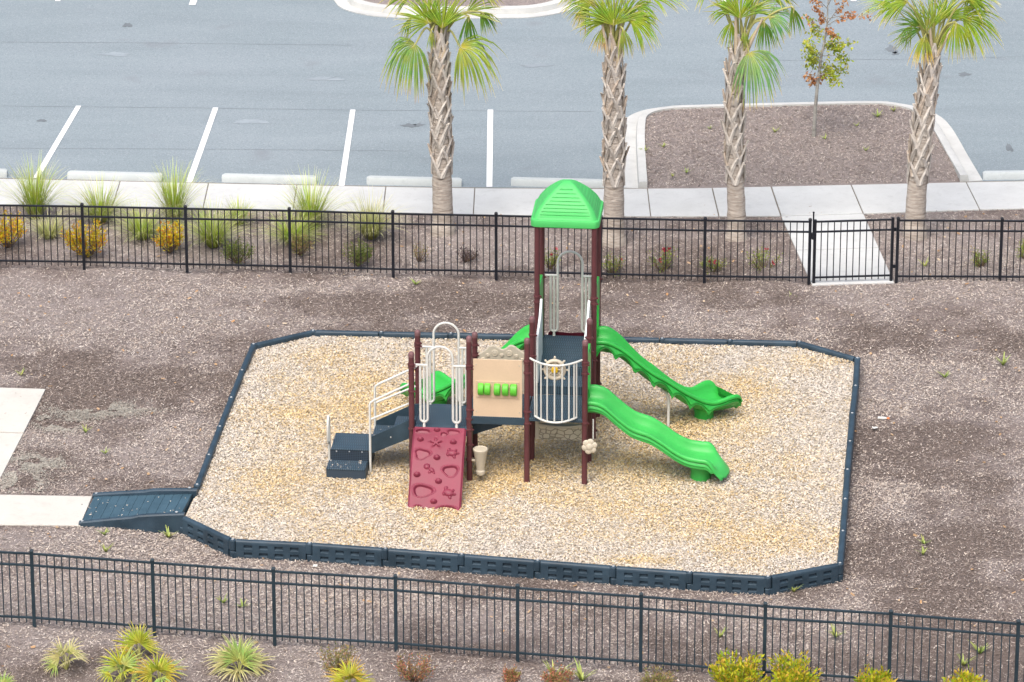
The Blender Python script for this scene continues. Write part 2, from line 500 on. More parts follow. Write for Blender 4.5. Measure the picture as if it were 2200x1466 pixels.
def asphalt():
    m, nt, b = new_mat('asphalt')
    v = pos(nt)
    mp = N(nt, 'ShaderNodeMapping'); mp.inputs['Scale'].default_value = (0.16, 0.9, 1); nt.links.new(v, mp.inputs[0])
    st = noise(nt, 1.0, 6, 0.6, mp.outputs[0], 0.3); big = noise(nt, 0.25, 4, 0.55, v); fine = noise(nt, 24, 4, 0.8, v); gr = noise(nt, 50, 3, 0.7, v)
    r = ramp(nt, [(0.28, (0.194, 0.238, 0.260)), (0.5, (0.220, 0.268, 0.292)), (0.75, (0.247, 0.297, 0.322))]); nt.links.new(st.outputs[0], r.inputs[0])
    c = mix(nt, r.outputs[0], (0.265, 0.306, 0.335), mapr(nt, big.outputs[0], 0.4, 0.72, 0, 0.5))
    c = mix(nt, c, (0.13, 0.155, 0.178), mapr(nt, fine.outputs[0], 0.50, 0.72, 0, 0.7))
    c = mix(nt, c, (0.46, 0.50, 0.53), mapr(nt, gr.outputs[0], 0.54, 0.72, 0, 0.7))
    # dark smudges
    sm = noise(nt, 0.9, 2, 0.4, v)
    c = mix(nt, c, (0.19, 0.205, 0.225), mapr(nt, sm.outputs[0], 0.66, 0.80, 0, 0.6))
    nt.links.new(c, b.inputs['Base Color']); b.inputs['Roughness'].default_value = 0.9
    b.inputs['Specular IOR Level'].default_value = 0.25
    bump(nt, fine.outputs[0], b, 0.4, 0.006)
    return m


def concrete(name, base, var=0.07):
    m, nt, b = new_mat(name)
    v = pos(nt)
    n1 = noise(nt, 1.3, 6, 0.6, v, 0.3); n2 = noise(nt, 45, 4, 0.7, v); n3 = noise(nt, 7, 3, 0.6, v)
    r = ramp(nt, [(0.3, tuple(c * (1 - var) for c in base)), (0.7, tuple(c * (1 + var) for c in base))]); nt.links.new(n1.outputs[0], r.inputs[0])
    c = mix(nt, r.outputs[0], tuple(c * 0.72 for c in base), mapr(nt, n2.outputs[0], 0.54, 0.78, 0, 0.6))
    c = mix(nt, c, tuple(c * 0.78 for c in base), mapr(nt, n3.outputs[0], 0.55, 0.8, 0, 0.6))
    nt.links.new(c, b.inputs['Base Color']); b.inputs['Roughness'].default_value = 0.9
    b.inputs['Specular IOR Level'].default_value = 0.2
    bump(nt, n2.outputs[0], b, 0.25, 0.004)
    return m


M['asphalt'] = asphalt()
M['concrete'] = concrete('sidewalk_concrete', (0.525, 0.54, 0.535))
M['concrete_w'] = concrete('path_concrete', (0.54, 0.525, 0.48))
M['kerb'] = concrete('kerb_concrete', (0.52, 0.53, 0.515), 0.1)
M['stop'] = concrete('wheel_stop_concrete', (0.47, 0.51, 0.515), 0.08)
M['paint'] = concrete('white_road_paint', (0.80, 0.81, 0.82), 0.03)
M['stain'] = concrete('asphalt_stain', (0.165, 0.190, 0.208), 0.15)
M['stain_pale'] = concrete('asphalt_scuff', (0.262, 0.305, 0.335), 0.15)
M['seam'] = concrete('asphalt_seam', (0.20, 0.232, 0.255), 0.15)
M['joint'] = concrete('joint_dirt', (0.20, 0.18, 0.155), 0.2)


# ------------------------------------------------------------------ the setting
def poly2(pts, z=0.0):
    return [tuple(at(x, y, z).xy) for x, y in pts]


def struct(name, mb, mat, **kw):
    o = mb.build(name, mat, **kw); o['kind'] = 'structure'; return o



SW_U = [(-700, 370), (0, 384), (450, 394), (850, 402), (1000, 404.5), (1290, 406), (1480, 405), (1800, 398), (2069, 392), (2200, 389.6), (2900, 373)]
SW_L = [(-700, 424), (0, 439), (450, 448), (850, 456), (1000, 460), (1290, 464), (1480, 464.5), (1676, 463.5), (1855, 458.5), (2102, 450), (2200, 447.6), (2900, 426)]


def ipl(L, x):
    return float(np.interp(x, [p[0] for p in L], [p[1] for p in L]))


# asphalt sheet: from the sidewalk's upper edge to far beyond
edge = poly2(SW_U, 0.0)
mb = MB()
A = [(-250, 5), *[(p[0], p[1] - 0.15) for p in edge], (250, 5), (250, 380), (-250, 380)]
A[0] = (-250, edge[0][1]); A[len(edge) + 1] = (250, edge[-1][1])
mb.add([(x, y, 0.008) for x, y in A], [tuple(range(len(A)))])
struct('parking_lot', mb, M['asphalt'])

# old stains and the paving seams on the asphalt
rs = random.Random(77)
for px_, py_, rx, ry in ((1917, 107, .11, .12), (1923, 116, .07, .05), (2071, 161, .12, .06), (880, 271, .14, .05), (899, 270, .10, .04), (274, 55, .09, .07), (90, 260, .09, .04), (2168, 318, .06, .12), (1150, 142, .3, .05), (700, 170, .35, .06), (540, 262, .3, .07), (250, 118, .3, .06)):
    c = at(px_, py_, 0.0); ph = rs.random() * 6
    q = [(c.x + rx * (1 + .3 * math.sin(3 * t_ + ph) + .15 * math.sin(7 * t_)) * math.cos(t_), c.y + ry * (1 + .3 * math.cos(4 * t_ + ph)) * math.sin(t_) * 2, 0.0125) for t_ in [2 * PI * i / 26 for i in range(26)]]
    mb = MB(); mb.add(q, [tuple(range(26))]); struct('asphalt_stain', mb, M['stain'] if rx < .15 else M['stain_pale'])
for L_ in ([(-60, 227), (400, 232), (800, 237), (1320, 240)], [(1540, 131), (1700, 130), (1860, 128), (2060, 126), (2300, 118)], [(-60, 318), (300, 320), (640, 322), (900, 325)], [(-60, 90), (300, 92), (800, 98)]):
    top_ = []
    for (xa, ya), (xb, yb) in zip(L_[:-1], L_[1:]):
        for i in range(12): top_.append((xa + (xb - xa) * i / 12, ya + (yb - ya) * i / 12 + rs.uniform(-.35, .35)))
    A_s = [at(x_, y_, 0.0115) for x_, y_ in top_]
    mb = MB(); mb.grid([[(p.x, p.y - 0.008, 0.0115) for p in A_s], [(p.x, p.y + 0.008, 0.0115) for p in A_s]]); struct('asphalt_seam', mb, M['seam'])

# sidewalk slabs with open joints above a thin dirt bed
mb = MB()
xs = list(np.linspace(-700, 2900, 40))
mb.add([(*at(x, ipl(SW_U, x)).xy, 0.012) for x in xs] + [(*at(x, ipl(SW_L, x)).xy, 0.012) for x in xs],
       [(i, i + 1, 41 + i, 40 + i) for i in range(39)])
struct('sidewalk_bed', mb, M['joint'])
JU = [-700, -500, -310, -120, 70, 258, 448, 638, 829, 1020, 1205, 1391, 1530, 1657, 1829, 1950, 2076, 2230, 2400, 2600, 2900]


def jl(x):
    return x + float(np.interp(x, [-700, 448, 1020, 1391, 1657, 1829, 2076, 2900], [-40, -12, -3, 7, 21, 26, 29, 60]))


mb = MB()
for a, b_ in zip(JU[:-1], JU[1:]):
    g = 1.1 if (a != 1657 and b_ != 1657) else 1.6
    n = 4
    up = [at(a + g + (b_ - a - 2 * g) * i / n, ipl(SW_U, a + g + (b_ - a - 2 * g) * i / n), 0.03) for i in range(n + 1)]
    la, lb = jl(a) + g, jl(b_) - g
    lo = [at(la + (lb - la) * i / n, ipl(SW_L, la + (lb - la) * i / n), 0.03) for i in range(n + 1)]
    mb.prism([p.xy for p in lo] + [p.xy for p in reversed(up)], 0.0, 0.03)
struct('sidewalk', mb, M['concrete'], bevel=0.006)

# walk to the gate
mb = MB()
cuts = [0.0, 0.5, 1.0]
wl0, wl1 = (1678.5, 465), (1745, 613); wr0, wr1 = (1855, 460), (1921, 607)
for a, b_ in ((0.0, 0.49), (0.497, 1.0)):
    q = []
    for (p0, p1), t in (((wl0, wl1), b_), ((wr0, wr1), b_), ((wr0, wr1), a), ((wl0, wl1), a)):
        q.append(at(p0[0] + (p1[0] - p0[0]) * t, p0[1] + (p1[1] - p0[1]) * t, 0.03).xy)
    mb.prism(q, 0, 0.034)
struct('gate_path', mb, M['concrete'], bevel=0.006)

# slabs at the left and the path to the ramp
mb = MB()
mb.prism(poly2([(-600, 815), (98, 836), (51, 929), (-600, 915)], .03), 0, 0.034)
mb.prism(poly2([(-600, 917.5), (50, 931.5), (-3, 1034), (-12, 1061), (-600, 1053)], .03), 0, 0.034)
mb.prism(poly2([(-600, 1055.5), (-12, 1063), (198, 1066.5), (172, 1129), (-600, 1120)], .03), 0, 0.034)
struct('concrete_path', mb, M['concrete_w'], bevel=0.008)


# kerbed islands
def smooth_poly(P, n=6):
    out = []; k = len(P)
    for i in range(k - 1):
        p0 = P[max(i - 1, 0)]; p1 = P[i]; p2 = P[i + 1]; p3 = P[min(i + 2, k - 1)]
        for j in range(n):
            t = j / n
            out.append(tuple(0.5 * ((2 * b) + (-a + c) * t + (2 * a - 5 * b + 4 * c - d) * t * t + (-a + 3 * b - 3 * c + d) * t ** 3)
                             for a, b, c, d in zip(p0, p1, p2, p3)))
    out.append(tuple(P[-1])); return out


def offset_line(P, d):
    out = []
    for i, p in enumerate(P):
        a = Vector(P[max(i - 1, 0)]); b = Vector(P[min(i + 1, len(P) - 1)])
        t = (b - a).normalized(); n = Vector((-t.y, t.x))
        out.append((p[0] + n.x * d, p[1] + n.y * d))
    return out


SWU_W = [at(*p) for p in SW_U]


def soil_z(x, y):
    return np.clip(0.02 + 0.10 * (y - np.interp(x, [p.x for p in SWU_W], [p.y for p in SWU_W])), 0.005, 0.105)


def kerb_island(names, outer, closing):
    O = smooth_poly(outer, 6)
    g1 = offset_line(O, -0.26); k0 = offset_line(O, -0.28); k1 = offset_line(O, -0.43)
    mb = MB()
    prof = [(O, 0.010), (O, 0.028), (g1, 0.016), (k0, 0.13), (offset_line(O, -0.31), 0.145), (k1, 0.145), (k1, 0.0)]
    mb.grid([[(p[0], p[1], z) for p in L] for L, z in prof])
    for e in (0, -1):
        q = [(L[e][0], L[e][1], z) for L, z in prof] + [(O[e][0], O[e][1], 0.0)]
        mb.add(q[1:], [tuple(range(len(q) - 1))])
    struct(names[0], mb, M['kerb'], smooth=40)
    rows = []; q = np.array(k1); y0, y1 = q[:, 1].min() - (0.5 if names[0] == 'island_kerb' else 0), q[:, 1].max()
    for yy in np.linspace(y0, y1 - 1e-3, 60):
        xs2 = []
        for (xa, ya), (xb, yb) in zip(k1[:-1], k1[1:]):
            if (ya - yy) * (yb - yy) <= 0 and ya != yb: xs2.append(xa + (xb - xa) * (yy - ya) / (yb - ya))
        if len(xs2) < 2: xs2 = [k1[0][0], k1[-1][0]]
        xr = np.linspace(min(xs2), max(xs2), 40)
        rows.append([(x_, yy, soil_z(x_, yy)) for x_ in xr])
    mb = MB(); mb.grid(rows)
    struct(names[1], mb, M['ground'], smooth=60)
    return k1 + closing


isl = poly2([(1341, 404), (1337, 330), (1338, 280), (1345, 256), (1375, 240), (1420, 231.5), (1480, 227.5), (1742, 221), (1873, 219), (1925, 222), (1975, 232), (2018, 250), (2046, 278), (2080, 336), (2111, 388)], 0.02)
ISL = kerb_island(('island_kerb', 'island_soil'), isl, [])
far = poly2([(660, -130), (690, -40), (717, 0), (733, 17), (770, 29), (830, 37), (950, 39.5), (1059, 39.5), (1148, 37), (1214, 25), (1262, 5), (1290, -40), (1310, -130)], 0.02)
FARI = kerb_island(('far_island_kerb', 'far_island_soil'), far[::-1], [])

# painted stall lines
mb = MB()
for q in ([(163.6, 228), (174.5, 228), (84, 383), (71, 383)], [(457.5, 232), (469, 232), (412.7, 392.5), (399.5, 392.5)],
          [(752.7, 236.4), (763.6, 236.4), (740, 399.5), (727.5, 399.5)], [(1047.8, 236.4), (1059.5, 236.4), (1057.8, 402), (1045, 402)],
          [(-150, 224), (-140, 224), (-250, 372), (-262, 372)], [(2400, 224), (2411, 224), (2440, 380), (2428, 380)],
          [(118, 3), (129, 3), (190, -110), (180, -110)], [(405.5, 11), (420, 11), (460, -100), (449, -100)], [(1550, 0.0), (1550.5, 10), (1561, 10), (1559, -100), (1548, -100)],
          [(1828, 3), (1840, 3), (1836, -100), (1825, -100)]):
    pp = poly2(q, 0.012); mb.add([(x, y, 0.0165) for x, y in pp], [tuple(range(len(pp)))])
struct('parking_lines', mb, M['paint'])

# ------------------------------------------------------------------ wood chip bed and borders
BZ = 0.28    # border top
CZ = 0.20    # chip surface
LEFT = [(423.5, 1043), (448.8, 979), (472.3, 918), (496.9, 856), (520, 797), (544.6, 741)]
REARL = [(544.6, 741), (672.5, 712)]
REAR = [(672.5, 712), (819, 715.3), (968.5, 718), (1120, 721), (1271, 725), (1422.8, 729), (1568, 732.4), (1717.5, 735.5)]
REARR = [(1717.5, 735.5), (1842, 771)]
RIGHT = [(1842, 771), (1838, 830.6), (1831, 889.6), (1826.2, 950), (1820.7, 1010.7), (1816, 1073.8), (1810.8, 1142.6), (1804.7, 1212)]
FRONTR = [(1804.7, 1212), (1650, 1241)]
FRONT = [(1650, 1241), (1482, 1231), (1318, 1219), (1155, 1206), (992, 1193), (828, 1180.5), (665, 1169), (500, 1161)]
FRONTL = [(500, 1161), (392, 1110)]
ring = LEFT[:-1] + REARL[:-1] + REAR[:-1] + REARR[:-1] + RIGHT[:-1] + FRONTR[:-1] + FRONT[:-1] + FRONTL
BED = [tuple(at(x, y, BZ).xy) for x, y in ring]
mb = MB(); mb.add([(x, y, CZ - 0.012) for x, y in BED], [tuple(range(len(BED)))])
struct('chip_bed_ground', mb, M['bedbase'])


def in_poly(x, y, poly):
    ins = np.zeros(len(x), bool); n = len(poly)
    for i in range(n):
        x0, y0 = poly[i]; x1, y1 = poly[(i + 1) % n]
        c = ((y0 > y) != (y1 > y)) & (x < (x1 - x0) * (y - y0) / (y1 - y0 + 1e-12) + x0)
        ins ^= c
    return ins


def dist_poly(x, y, poly):
    d = np.full(len(x), 1e9); n = len(poly)
    for i in range(n):
        x0, y0 = poly[i]; x1, y1 = poly[(i + 1) % n]
        dx, dy = x1 - x0, y1 - y0; l2 = dx * dx + dy * dy + 1e-12
        t = np.clip(((x - x0) * dx + (y - y0) * dy) / l2, 0, 1)
        d = np.minimum(d, np.hypot(x - x0 - t * dx, y - y0 - t * dy))
    return d


def value_noise(x, y, s, seed):
    r = np.random.default_rng(seed); T = r.random((64, 64))
    X = x * s + 100; Y = y * s + 100
    i = np.floor(X).astype(int); j = np.floor(Y).astype(int); fx = X - i; fy = Y - j
    fx = fx * fx * (3 - 2 * fx); fy = fy * fy * (3 - 2 * fy)
    g = lambda a, b: T[a % 64, b % 64]
    return (g(i, j) * (1 - fx) + g(i + 1, j) * fx) * (1 - fy) + (g(i, j + 1) * (1 - fx) + g(i + 1, j + 1) * fx) * fy


def lift(x, y):
    """gentle unevenness of the yard, fading out at everything laid on it"""
    d = np.minimum(dist_poly(x, y, BED), 1e9)
    for s_ in SLABS: d = np.minimum(d, np.where(in_poly(x, y, s_), 0, dist_poly(x, y, s_)))
    lo = np.interp(x, [p.x for p in SWL_W], [p.y for p in SWL_W]); d = np.minimum(d, np.maximum(0, lo - y))
    d = np.where(in_poly(x, y, BED) | (y > lo), 0, d)
    far_ = np.clip((14 - np.hypot(x, y + 5)) / 3, 0, 1)
    return ((value_noise(x, y, 0.55, 31) - .5) * 0.10 + (value_noise(x, y, 1.5, 32) - .5) * 0.09 + (value_noise(x, y, 4.1, 33) - .5) * 0.035) * np.clip(d / 0.6, 0, 1) * far_


def damp(x, y):
    n_ = value_noise(x, y * 1.5, 0.30, 41) * 0.5 + value_noise(x, y * 1.5, 0.8, 42) * 0.3 + value_noise(x, y, 2.3, 43) * 0.2
    extra = 0.0
    for px_, py_, rx, ry, k_ in ((250, 880, 1.3, 1.6, .35), (300, 640, 2.6, 1.0, .22), (2050, 860, 1.0, .9, .3), (2060, 970, 1.4, .8, .35), (2100, 1090, 1.2, 1.1, .35), (760, 650, 1.8, .6, .2), (100, 760, 1.6, 1.2, .3),
                                 (420, 745, .9, .7, .3), (1040, 1380, 1.2, .8, .22), (860, 1330, 1.0, .7, .2), (560, 1200, 1.2, .25, .45), (900, 1215, 1.6, .2, .4), (1720, 1270, 1.2, .4, .4), (1900, 960, .5, .5, .4)):
        c_ = at(px_, py_); extra = extra + k_ * np.exp(-((x - c_.x) / rx) ** 2 - ((y - c_.y) / ry) ** 2)
    for px_, py_, rx, ry, k_ in ((1350, 660, 3, .6, .25), (1930, 1080, .6, 2.2, .35), (300, 1180, 1.6, .5, .35), (360, 960, .8, 1.6, .35), (750, 1300, 2.2, .7, .3), (1250, 1330, 1.4, .6, .25), (600, 700, 1.6, .8, .15)):
        c_ = at(px_, py_); extra = extra - k_ * np.exp(-((x - c_.x) / rx) ** 2 - ((y - c_.y) / ry) ** 2)
    far_ = np.clip((14.5 - np.hypot(x, y + 4)) / 2, 0, 1)
    return 0.4 * (1 - far_) + far_ * np.clip((n_ - 0.40) * 3.8 + extra * 1.1 + (value_noise(x, y, 6.0, 44) - .5) * .5, 0, 1)


SLABS = [poly2([(-600, 815), (98, 836), (51, 930), (-3, 1034), (-12, 1061), (198, 1066.5), (172, 1129), (-600, 1120)]),
         poly2([(1678, 463), (1745, 613), (1921, 607), (1855, 458)])]
SWL_W = [at(*p) for p in SW_L]
gx_ = np.concatenate([[-300, -100, -30, -15], np.arange(-11.2, 11.25, 0.11), [15, 30, 100, 300]])
gy_ = np.concatenate([[-200, -60, -25], np.arange(-15.4, 8.05, 0.11), [14, 30, 90, 400]])
GX, GY = np.meshgrid(gx_, gy_); fx_, fy_ = GX.ravel(), GY.ravel()
gz_ = lift(fx_, fy_)
nx_ = len(gx_); idx = np.arange(len(fx_)).reshape(GX.shape)
me = bpy.data.meshes.new('ground')
me.from_pydata(np.stack([fx_, fy_, gz_], 1).tolist(), [], np.stack([idx[:-1, :-1], idx[:-1, 1:], idx[1:, 1:], idx[1:, :-1]], -1).reshape(-1, 4).tolist())
a_ = me.attributes.new('damp', 'FLOAT', 'POINT'); a_.data.foreach_set('value', damp(fx_, fy_).astype(np.float32))
me.polygons.foreach_set('use_smooth', [True] * len(me.polygons)); me.materials.append(M['ground'])
go = bpy.data.objects.new('ground', me); COL.objects.link(go); go['kind'] = 'structure'


def scatter(name, x, y, z, L, W, tilt, mat, label=None, blend=None):
    """one mesh of many small flat pieces, each a bent strip of four triangles' worth of faces"""
    n = len(x)
    a = RNG.random(n) * 2 * PI
    e = (RNG.random(n) - 0.5) * 2 * tilt; r = (RNG.random(n) - 0.5) * 2 * tilt * 1.3
    l = L[0] + (L[1] - L[0]) * RNG.random(n) ** 1.5; w = W[0] + (W[1] - W[0]) * RNG.random(n)
    ca, sa = np.cos(a), np.sin(a)
    dx = np.stack([ca * np.cos(e), sa * np.cos(e), np.sin(e)], 1) * (l / 2)[:, None]
    dy = np.stack([-sa * np.cos(r), ca * np.cos(r), np.sin(r)], 1) * (w / 2)[:, None]
    c = np.stack([x, y, z], 1)
    k = (0.55 + 0.4 * RNG.random(n))[:, None]
    V = np.empty((n, 4, 3))
    V[:, 0] = c - dx - dy * k; V[:, 1] = c + dx - dy; V[:, 2] = c + dx * 0.9 + dy * k; V[:, 3] = c - dx * 0.8 + dy
    me = bpy.data.meshes.new(name)
    me.vertices.add(n * 4); me.vertices.foreach_set('co', V.reshape(-1).astype(np.float32))
    me.loops.add(n * 4); me.loops.foreach_set('vertex_index', np.arange(n * 4, dtype=np.int32))
    me.polygons.add(n); me.polygons.foreach_set('loop_start', np.arange(0, n * 4, 4, dtype=np.int32))
    if blend is not None:
        ab = me.attributes.new('blend', 'FLOAT', 'POINT'); ab.data.foreach_set('value', np.repeat(blend, 4).astype(np.float32))
    me.materials.append(mat); me.update(calc_edges=True)
    o = bpy.data.objects.new(name, me); COL.objects.link(o)
    o['kind'] = 'stuff'
    if label: o['label'] = label; o['category'] = 'ground cover'
    return o


bx = np.array(BED)
n = 430000
x = RNG.uniform(bx[:, 0].min(), bx[:, 0].max(), n); y = RNG.uniform(bx[:, 1].min(), bx[:, 1].max(), n)
k = in_poly(x, y, BED) & (dist_poly(x, y, BED) > 0.03)
x, y = x[k], y[k]
z = CZ + 0.004 + 0.022 * RNG.random(len(x)) + 0.03 * (value_noise(x, y, 1.4, 3) - 0.5)
dB = dist_poly(x, y, BED)
gold = value_noise(x, y, 0.8, 51) * .45 + value_noise(x, y, 2.2, 52) * .35 + value_noise(x, y, 5.5, 53) * .2
gold = (gold - 0.47) * 1.7 + np.clip((dB - 0.9) / 1.6, -0.5, 1) * 0.42 + 0.14
for px_, py_, rx, ry, k_ in ((1500, 905, .8, .7, .7), (1180, 985, 1.1, .9, .5), (740, 840, 1.3, 1.5, .25), (1380, 1205, .6, .2, .8), (700, 765, .9, .4, .3), (1700, 1160, .8, .4, .3), (1560, 1040, .7, .3, -.5), (1400, 980, 1.0, .8, .2), (1240, 1040, .8, .25, -.4), (1800, 900, .5, 2, -.3), (500, 850, .5, 1.5, -.3)):
    c_ = at(px_, py_, CZ); gold = gold + k_ * np.exp(-((x - c_.x) / rx) ** 2 - ((y - c_.y) / ry) ** 2)
gold = np.clip(gold + RNG.normal(0, .42, len(x)), 0, 1)
scatter('wood_chips', x, y, z, (0.020, 0.052), (0.009, 0.021), 0.55, M['chips'], 'pale golden wood chips filling the bordered play bed', gold)

# mulch shreds over the yard, the planting strip and the island
RAMPP = [tuple(at(*p).xy) for p in ((200, 1060), (432, 1062), (405, 1128), (172, 1124))]


def keep_yard(x, y):
    lo = np.interp(x, [at(px_, py_).x for px_, py_ in SW_L], [at(px_, py_).y for px_, py_ in SW_L])
    k = (y < lo - 0.01) & ~in_poly(x, y, BED) & ~in_poly(x, y, RAMPP)
    for s in SLABS: k &= ~in_poly(x, y, s)
    return k


n = 760000
x = RNG.uniform(-10.6, 10.6, n); y = RNG.uniform(-14.6, 7.2, n)
k = keep_yard(x, y)
x, y = x[k], y[k]
dens = 0.45 + 0.55 * value_noise(x, y, 0.55, 5)
k = RNG.random(len(x)) < dens
x, y = x[k], y[k]
xi = RNG.uniform(1.5, 10, 90000); yi = RNG.uniform(7.0, 14.5, 90000)
k = in_poly(xi, yi, ISL) & (yi > np.interp(xi, [p.x for p in SWU_W], [p.y for p in SWU_W])); xi, yi = xi[k], yi[k]
xf = RNG.uniform(-4.5, 3, 40000); yf = RNG.uniform(20, 27, 40000)
k = in_poly(xf, yf, FARI); xf, yf = xf[k], yf[k]
X = np.concatenate([x, xi, xf]); Y = np.concatenate([y, yi, yf])
Z = np.concatenate([lift(x, y), soil_z(xi, yi), soil_z(xf, yf)]) + 0.004 + 0.018 * RNG.random(len(X))
scatter('mulch', X, Y, Z, (0.02, 0.07), (0.005, 0.013), 0.55, M['mulch'], 'brown shredded mulch over the yard and planting beds', np.clip(damp(X, Y) + RNG.normal(0, .15, len(X)), 0, 1))

# pale chips spilled outside the border
n = 620000
x = RNG.uniform(-10.6, 10.6, n); y = RNG.uniform(-14.6, 4.5, n)
k = keep_yard(x, y); x, y = x[k], y[k]
d = dist_poly(x, y, BED)
side = np.where((y < 1.0), 1.0, 0.25)
pn = value_noise(x, y, 0.5, 21) * 0.65 + value_noise(x, y, 1.7, 22) * 0.35
pr = np.clip(np.exp(-d / 1.3) * 0.9 * side + 0.30, 0, 1) * np.clip((pn - 0.34) * 4.2, 0.08, 1)
for px_, py_, rx, ry, k_ in ((1900, 1080, .55, 2.6, .8), (1890, 860, .5, .9, .6), (1960, 1010, .8, .7, .5), (380, 930, .6, 2.0, .55), (330, 1180, 1.3, .35, .6), (480, 1215, .8, .25, .4), (780, 1300, 1.6, .5, .5), (1180, 1250, 1.0, .2, .5), (1050, 1270, .8, .3, .5), (1960, 770, 1.2, .5, .4)):
    c_ = at(px_, py_); pr = pr + k_ * np.exp(-((x - c_.x) / rx) ** 2 - ((y - c_.y) / ry) ** 2) * (0.35 + value_noise(x, y, 2.6, 23))
k = RNG.random(len(x)) < pr * 0.75 * (1 - 0.85 * damp(x, y))
x, y = x[k], y[k]
scatter('spilled_chips', x, y, lift(x, y) + 0.012 + 0.018 * RNG.random(len(x)), (0.018, 0.052), (0.009, 0.019), 0.55, M['spill'], 'bleached chips strewn over the mulch around the play bed', RNG.random(len(x)))

n = 2600
x = RNG.uniform(-10.6, 10.6, n); y = RNG.uniform(-14.6, 6.2, n)
k = keep_yard(x, y); x, y = x[k], y[k]
scatter('straws', x, y, lift(x, y) + 0.024, (0.08, 0.24), (0.005, 0.011), 0.12, M['straw'], 'pale dry straws and twigs lying on the mulch', RNG.random(len(x)))
n = 900
x = RNG.uniform(-10.6, 10.6, n); y = RNG.uniform(-14.6, 6.2, n)
k = keep_yard(x, y); x, y = x[k], y[k]
scatter('dead_leaves', x, y, lift(x, y) + 0.03, (0.035, 0.08), (0.025, 0.045), 0.5, M['deadleaf'], 'dry tan and orange leaves scattered on the mulch', RNG.random(len(x)))
# pale sand patches near the left path
for i, (px_, py_, rx, ry, lab) in enumerate([(215, 882, 0.80, 0.22, 'long pale sand patch beside the upper left slab'), (125, 905, 0.34, 0.22, 'small pale sand patch nearest the upper slab edge'),
                                            (45, 1035, 0.34, 0.50, 'broad pale sand patch just above the concrete path'), (75, 995, 0.42, 0.24, 'pale sand patch between slab edge and ramp path')]):
    c = at(px_, py_); n = 6500
    x = c.x + RNG.normal(0, rx * .55, n); y = c.y + RNG.normal(0, ry * .7, n)
    k = (value_noise(x, y, 3.1, 60 + i) * .6 + value_noise(x, y, 9.0, 70 + i) * .4 > 0.46) & keep_yard(x, y)
    x, y = x[k], y[k]
    o = scatter('sand', x, y, lift(x, y) + 0.006 + 0.02 * RNG.random(len(x)), (0.012, 0.032), (0.010, 0.020), 0.3, M['sandm'], lab); o['category'] = 'sand'; o['group'] = 'pale sand patches'


def timber_mesh(body_name, L=1.2):
    """a plastic border timber along +x, x 0..L, thickness .1, height .28, two rows of four moulded pockets on either face"""
    H, T = BZ + 0.02, 0.05
    mb = MB()
    xs_ = [0.05]; n = 4; w = 0.135; gap = (L - 0.13 - n * w) / (n + 1); xx = 0.06
    cols = []
    for i in range(n):
        xx += gap; cols.append((xx, xx + w)); xx += w
    rows = [(0.040, 0.105), (0.160, 0.226)]
    X_ = sorted({0.055, L - 0.055} | {c for p in cols for c in p}); Z_ = sorted({-0.02 + 0.0, H - 0.045} | {c for p in rows for c in p})
    for sgn in (-1, 1):
        for i in range(len(X_) - 1):
            for j in range(len(Z_) - 1):
                a, b, c, d = X_[i], X_[i + 1], Z_[j], Z_[j + 1]
                pk = (a, b) in cols and (c, d) in rows
                P = [(a, sgn * T, c), (b, sgn * T, c), (b, sgn * T, d), (a, sgn * T, d)]
                if not pk: mb.add(P, [(0, 1, 2, 3)])
                else:
                    m = 0.012; q = T - 0.042
                    Q = [(a + m, sgn * q, c + m * 2), (b - m, sgn * q, c + m * 2), (b - m, sgn * q, d - m * .3), (a + m, sgn * q, d - m * .3)]
                    mb.add(P + Q, [(0, 1, 5, 4), (1, 2, 6, 5), (2, 3, 7, 6), (3, 0, 4, 7), (4, 5, 6, 7)])
    # rounded top and ends
    a, b = X_[0], X_[-1]
    prof = [(-T, H - 0.045), (-T * 0.92, H - 0.022), (-T * 0.68, H - 0.008), (-T * 0.3, H), (T * 0.3, H), (T * 0.68, H - 0.008), (T * 0.92, H - 0.022), (T, H - 0.045)]
    mb.grid([[(xq, p[0], p[1]) for p in prof] for xq in (a, a + 0.004, (a + b) / 2, b - 0.004, b)])
    for xq in (a, b):
        q = [(xq, -T, -0.02)] + [(xq, p[0], p[1]) for p in prof] + [(xq, T, -0.02)]
        mb.add(q, [tuple(range(len(q)))])
    # knuckles: upper one at the start, lower one at the end
    for xq, z0, z1 in ((0.0, 0.125, H - 0.004), (L, -0.02, 0.112)):
        mb.lathe([(0.052, z0), (0.054, z0 + 0.006), (0.054, z1 - 0.012), (0.045, z1)], (xq, 0, 0), 14)
        mb.box(((xq + (0.07 if xq == 0 else -0.07) * 0.5), 0, (z0 + z1) / 2 - 0.006), (0.075, 0.09, z1 - z0 - 0.016))
    return mb


proto = timber_mesh('border_timber').build('border_timber', M['border'], smooth=35, bevel=0.004)
mbb = MB(); mbb.lathe([(0.021, 0), (0.021, 0.006), (0.013, 0.012), (0.004, 0.014)], (0, 0, 0), 10)
bolt = mbb.build('bolt', M['bolt'], proto, smooth=40); bolt.location = (0, 0, BZ + 0.017)
ORD = ['first', 'second', 'third', 'fourth', 'fifth', 'sixth', 'seventh', 'eighth', 'ninth', 'tenth', 'eleventh', 'twelfth']


def border_run(pts, labels):
    for i, (p, q) in enumerate(zip(pts[:-1], pts[1:])):
        a = at(*p, BZ); b = at(*q, BZ)
        if border_run.first: o = proto; border_run.first = False
        else: o = copy_tree(proto)
        a = Vector((a.x, a.y, 0)); b = Vector((b.x, b.y, 0)); d = b - a
        o.location = a; o.rotation_euler = (0, 0, math.atan2(d.y, d.x)); o.scale = (d.length / 1.2, 1, 1)
        tag(o, labels[i], 'border timber', 'plastic border timbers around the play bed')


